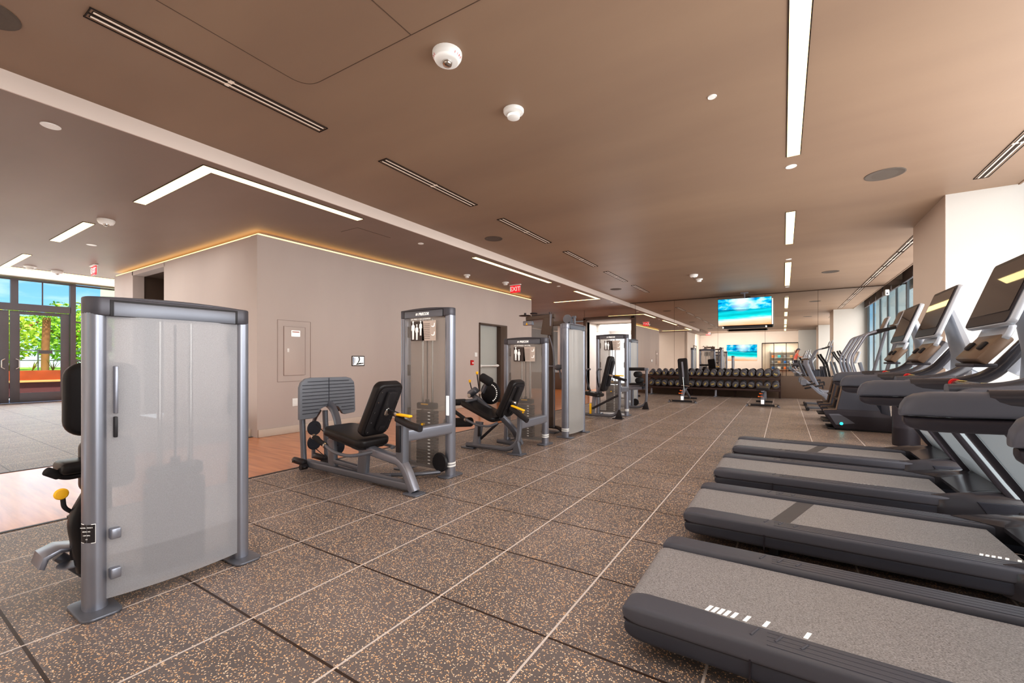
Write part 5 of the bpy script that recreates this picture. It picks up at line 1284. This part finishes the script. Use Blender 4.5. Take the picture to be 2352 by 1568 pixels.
# ------------------------------------------------------------------ rear glass room, doorway and shelves (seen in the mirror)
b = MB()
for x in (-1.38, -.62, .16, .90): b.box((x, -5.22, 1.25), (.04, .08, 2.5))
b.box((-.24, -5.22, 2.50), (2.3, .08, .06)); b.box((-.24, -5.22, .03), (2.3, .08, .06))
struct(b, 'window_4', M['black'])
b = MB(); b.box((-.24, -5.22, 1.25), (2.28, .012, 2.45)); tag(b.build('window_pane', M['glass']), kind='structure')
b = MB(); b.box((-.24, -7.5, 1.4), (2.6, .1, 2.8)); b.box((-1.5, -6.4, 1.4), (.1, 2.2, 2.8)); b.box((1.05, -6.4, 1.4), (.1, 2.2, 2.8)); b.box((-.24, -6.4, 2.75), (2.6, 2.2, .1)); struct(b, 'wall_rear_room', M['wall_l'])
b = MB(); b.box((-.24, -6.4, -.05), (2.6, 2.3, .1)); struct(b, 'floor', M['wood'])
area('rear_room_light', (-.24, -6.4, 2.65), (0, 0, 0), 1.5, 1.2, 60, (1, .93, .82))
t = thing('display_shelf', 'open shelf unit behind the rear glass, seen only in the mirror', 'shelf', (-.1, -7.25, 0))
for z in (.5, .95, 1.4, 1.85):
    b = MB(); b.box((0, 0, z), (1.6, .3, .03), bev=.004); b.build('shelf_board', M['door'], t)
for x in (-.8, 0, .8):
    b = MB(); b.box((x, 0, 1.0), (.03, .3, 2.0), bev=.003); b.build('shelf_side', M['gun'], t)
cols = [('blue', (60, 110, 170)), ('white', (225, 225, 220)), ('orange', (225, 120, 60)), ('teal', (70, 170, 180)), ('grey', (130, 130, 135)), ('tan', (190, 150, 110))]
for i_ in range(12):
    cn, cc = cols[i_ % 6]; z = (.518, .968, 1.418)[i_ // 4]; x = -.78+(i_ % 4)*.40
    b = MB(); b.box((x+.08, -7.22, z+.10), (.20, .2, .2), bev=.02); b.box((x+.08, -7.115, z+.11), (.12, .008, .08), bev=.002)
    tag(b.build('storage_box', mat('box_'+cn, cc, .5)), cn+' box on the rear room shelf, '+['bottom', 'middle', 'upper'][i_//4]+' board, '+ORD[i_ % 4]+' along', 'box', 'boxes on the rear shelf')
# rear doorways of the cream wall (dark frames) seen in the mirror
b = MB(); b.box((-5.685, -2.0, 1.15), (.03, .06, 2.3)); b.box((-5.685, -3.2, 1.15), (.03, .06, 2.3)); b.box((-5.685, -2.6, 2.3), (.03, 1.26, .06)); b.build('trim_7', M['frame_brown'])['kind'] = 'structure'
t = thing('door_4', None, None, (-5.69, -2.6, 0)); tag(t, kind='structure')
b = MB(); b.box((0, 0, 1.12), (.02, 1.12, 2.24), bev=.003); b.build('door_leaf', M['door'], t)
b = MB(); b.cyl((.03, .42, 1.0), (.03, .42, 1.2), .012, n=10); b.build('door_handle', M['chrome'], t)

# ------------------------------------------------------------------ woman exercising behind the camera (seen in the mirror)
def skinned(name, verts, edges, radii, m, parent, root=0, sub=2):
    me = bpy.data.meshes.new(name); me.from_pydata(verts, edges, []); me.update()
    o = bpy.data.objects.new(name, me); COL.objects.link(o); o.parent = parent
    sk = o.modifiers.new('skin', 'SKIN'); sk.use_smooth_shade = True
    for i_, r_ in enumerate(radii):
        d_ = me.skin_vertices[0].data[i_]; d_.radius = r_ if isinstance(r_, tuple) else (r_, r_)
        d_.use_root = (i_ == root)
    ss = o.modifiers.new('sub', 'SUBSURF'); ss.levels = sub; ss.render_levels = sub
    me.materials.append(m); return o
skin = mat('skin', (214, 156, 128), .5); coral = mat('coral_top', (232, 110, 92), .7); legg = mat('dark_leggings', (48, 46, 54), .7); hair = mat('auburn_hair', (120, 62, 40), .6); capm = mat('grey_cap', (92, 96, 110), .7); pale = mat('pale_vest', (214, 206, 204), .7)
p_ = thing('person', 'person in coral top, cap and ponytail leaning on an elliptical, in the mirror', 'person', (.62, -1.72, 0))
VV = [(.0, 0, 1.20), (.03, 0, 1.34), (.08, 0, 1.50), (.13, 0, 1.66), (.17, 0, 1.74), (.20, 0, 1.84), (.21, 0, 1.93),
      (.12, .16, 1.64), (.28, .22, 1.42), (.52, .22, 1.44), (.60, .22, 1.46), (.12, -.16, 1.64), (.28, -.22, 1.42), (.52, -.22, 1.46), (.60, -.22, 1.48),
      (.0, .10, 1.14), (.20, .13, .88), (.0, .15, .62), (.02, .16, .66-.08), (.16, .16, .57), (.0, -.10, 1.14), (.02, -.13, .90), (-.18, -.15, .72), (-.18, -.16, .69), (-.04, -.16, .685)]
EE = [(0, 1), (1, 2), (2, 3), (3, 4), (4, 5), (5, 6), (3, 7), (7, 8), (8, 9), (9, 10), (3, 11), (11, 12), (12, 13), (13, 14), (0, 15), (15, 16), (16, 17), (17, 18), (18, 19), (0, 20), (20, 21), (21, 22), (22, 23), (23, 24)]
RR = [(.14, .11), (.115, .09), (.13, .10), (.12, .09), .05, .075, .06, .055, .042, .03, .026, .055, .042, .03, .026, .09, .062, .04, .035, .03, .09, .062, .04, .035, .03]
skinned('body', VV, EE, RR, skin, p_)
skinned('top', [(.01, 0, 1.24), (.03, 0, 1.34), (.08, 0, 1.50), (.12, 0, 1.64), (.12, .16, 1.63), (.20, .19, 1.52), (.12, -.16, 1.63), (.20, -.19, 1.52)], [(0, 1), (1, 2), (2, 3), (3, 4), (4, 5), (3, 6), (6, 7)], [(.145, .115), (.125, .10), (.14, .11), (.125, .095), .062, .052, .062, .052], coral, p_)
skinned('leggings', [(.0, 0, 1.20), (.0, .10, 1.14), (.20, .13, .88), (.0, .15, .64), (.0, -.10, 1.14), (.02, -.13, .90), (-.18, -.15, .74)], [(0, 1), (1, 2), (2, 3), (0, 4), (4, 5), (5, 6)], [(.15, .12), .10, .07, .047, .10, .07, .047], legg, p_)
skinned('hair', [(.19, 0, 1.90), (.13, 0, 1.93), (.08, 0, 1.86), (.06, 0, 1.74), (.05, 0, 1.6)], [(0, 1), (1, 2), (2, 3), (3, 4)], [.085, .06, .04, .045, .02], hair, p_)
b = MB(); b.lathe([(.10, 0), (.10, .03), (.085, .07), (.05, .095), (0, .10)], (.20, 0, 1.90)); b.prism([(.27, -.07), (.34, -.055), (.37, 0), (.34, .055), (.27, .07)], 'xy', 1.90, 1.912, bev=.003); b.build('cap', capm, p_)
b = MB(); b.ball((.278, 0, 1.85), .014, (1.4, .8, 1.2)); b.build('nose', skin, p_)
b = MB()
for s in (-1, 1): b.ball((.268, s*.03, 1.875), .008)
b.build('eyes', M['black'], p_)
b = MB(); b.box((.270, 0, 1.815), (.006, .04, .008), bev=.002); b.build('mouth', M['red'], p_)
for s in (-1, 1):
    for f_ in range(4):
        b = MB(); y_ = s*.22+(-.024+.016*f_)
        b.tube([(.60, y_, 1.475), (.645+.004*f_, y_, 1.485), (.66, y_, 1.46), (.645, y_, 1.445)], .0085, n=8); b.build('finger', skin, p_)
    b = MB(); b.tube([(.595, s*.22-.03*s, 1.47), (.63, s*.22-.045*s, 1.465), (.65, s*.22-.03*s, 1.455)], .0095, n=8); b.build('thumb', skin, p_)
    b = MB(); b.sweep([(-.09 if s < 0 else .10-.02, s*.16, .665 if s < 0 else .565), (.02 if s < 0 else .22, s*.16, .67 if s < 0 else .565)], .085, .07, n=12, p=3); b.build('shoe', pale, p_)

# ------------------------------------------------------------------ garden outside the glazed entrance
leaf = mat('leaves_green', (150, 190, 50), .6, 0, .35, 3.0); leaf2 = mat('leaves_yellow_green', (206, 222, 76), .6, 0, .3, 2.0); leaf3 = mat('leaves_dark', (96, 146, 50), .6, 0, .35, 2.0)
bark = mat('bark', (150, 98, 60), .8, 0, .2, 6); corten = m_paint('rusty_steel', (150, 66, 24), (186, 84, 34), .7, (1, 1, 1), 3); grass = m_paint('grass', (130, 180, 50), (170, 208, 70), .9, (1, 1, 1), 6)
b = MB(); b.box((-34, 5, -.12), (31.8, 60, .1)); struct(b, 'ground', m_paint('terrace_paving', (200, 190, 178), (214, 206, 196), .8))
t = thing('planter', 'long rust-coloured steel planter with pale bench board outside the doors', 'planter', (-22.4, 4, 0))
b = MB(); b.box((0, 0, .64), (.9, 24, .40)); b.build('planter_wall', corten, t)
b = MB(); b.box((.42, 0, .48), (.35, 24, .07), bev=.01); b.build('bench_board', mat('bench_wood', (206, 160, 96), .6, 0, .1, 5), t)
b = MB(); b.box((.05, 0, .2), (.8, 24, .46)); b.build('planter_base', mat('dark_stone', (88, 44, 44), .7, 0, .5, 30), t)
b = MB(); b.box((-30, 5, .35), (15, 60, .9)); struct(b, 'lawn', grass)
def leaf_cloud(b, c, rad, n, size, rng, sc=(1, 1, .8)):
    for _ in range(n):
        d_ = V((rng.gauss(0, 1), rng.gauss(0, 1), rng.gauss(0, 1))).normalized()*rad*(rng.random()**.4)
        p0 = V(c)+V((d_.x*sc[0], d_.y*sc[1], d_.z*sc[2]))
        u = V((rng.gauss(0, 1), rng.gauss(0, 1), rng.gauss(0, .6))).normalized(); v_ = u.cross(V((rng.gauss(0, 1), rng.gauss(0, 1), rng.gauss(0, 1)))).normalized()
        s_ = size*(.6+.8*rng.random())
        b._faces([p0-u*s_, p0+v_*s_*.38, p0+u*s_, p0-v_*s_*.38], [(0, 1, 2, 3)])
rng = random.Random(3)
k = 0
for (x, y, hh, rr, lm, lb) in ((-27, 3.3, 2.9, 1.5, leaf2, 'yellow-green tree behind the right entrance door'), (-30, 6.4, 3.3, 1.8, leaf, 'green tree behind the side window by the entrance'), (-28.5, .2, 3.0, 1.6, leaf2, 'yellow-green tree behind the left entrance door'),
                               (-38, 3.4, 3.3, 2.4, leaf3, 'darker tree farther back between the nearer garden trees'), (-39, 9.5, 3.4, 2.5, leaf3, 'dark tree at the far right of the garden')):
    t = thing('tree', lb, 'tree', (x, y, 0), group='garden trees outside the entrance')
    b = MB(); b.tube([(0, 0, 0), (.1, .1, 1.2), (-.1, .0, 2.2), (.1, -.1, hh)], .13, .3, n=10)
    for a in range(5):
        an = a*1.26; b.tube([(0, 0, 1.5+.1*a), (.7*math.cos(an), .7*math.sin(an), 2.2+.1*a), (1.3*math.cos(an), 1.3*math.sin(an), 2.6+.1*a)], .045, .3, n=6)
    b.build('trunk', bark, t)
    b = MB(); leaf_cloud(b, (0, 0, hh-.7), rr, 2300, .13, rng, (1, 1, .85)); b.build('foliage', lm, t, weld=False)
t = thing('palm_tree', 'palm with long drooping fronds seen through the right entrance door', 'palm', (-25.0, 4.6, 0))
b = MB(); b.tube([(0, 0, .4), (.05, 0, 1.6), (0, .05, 2.9)], .12, .3, n=12); b.build('trunk', bark, t)
b = MB()
for f_ in range(14):
    an = f_*2*PI/14+.2; d0 = V((math.cos(an), math.sin(an), 0)); sd = V((-d0.y, d0.x, 0)); prev = None
    for q_ in range(14):
        s_ = q_/13; P_ = V((0, 0, 2.9))+d0*(1.7*s_)+V((0, 0, .6*math.sin(s_*2.2)-1.0*s_*s_))
        for sg in (-1, 1):
            ln = .42*math.sin(PI*min(1, s_+.12))+.05
            b._faces([P_, P_+d0*.03, P_+sd*sg*ln+d0*.18-V((0, 0, .22*ln/.4))], [(0, 1, 2)])
b.build('fronds', leaf, t, weld=False)
for i_ in range(9):
    y = 1.2+i_*.52; t = thing('spiky_plant', 'spiky green plant in the rusty planter, '+ORD[i_]+' from the left', 'plant', (-22.4+.1*(i_ % 2), y, .84), group='spiky plants in the planter')
    b = MB()
    for f_ in range(12):
        an = rng.random()*6.28; ln = .35+.3*rng.random(); d0 = V((math.cos(an)*.7, math.sin(an)*.7, 1)).normalized(); sd = V((-math.sin(an), math.cos(an), 0))*.02
        b._faces([-sd, sd, d0*ln], [(0, 1, 2)])
    b.build('blades', leaf if i_ % 2 else leaf3, t, weld=False)
b = MB()
for y in (1.5, 4.5, 7.5): b.tube([(-25.5, y, .8), (-25.5, y, 1.65)], .025, n=8)
b.tube([(-25.5, -3, 1.2), (-25.5, 9, 1.2)], .02, n=8)
b.tube([(-25.5, -3, 1.6), (-25.5, 9, 1.6)], .02, n=8)
tag(b.build('garden_railing', M['alu']), 'thin metal railing across the lawn beyond the planter', 'railing')
t = thing('distant_building', 'cream building with balconies beyond the trees at the entrance', 'building', (-48, 17.5, 0))
b = MB(); b.box((0, 0, 7), (8, 9, 14)); b.build('wall', mat('cream_render', (232, 222, 186), .7), t)
for z in range(1, 6):
    b = MB(); b.box((4.4, 0, z*2.4), (.9, 9, .2)); b.box((4.8, 0, z*2.4+.5), (.06, 9, .7)); b.build('balcony', M['white'], t)
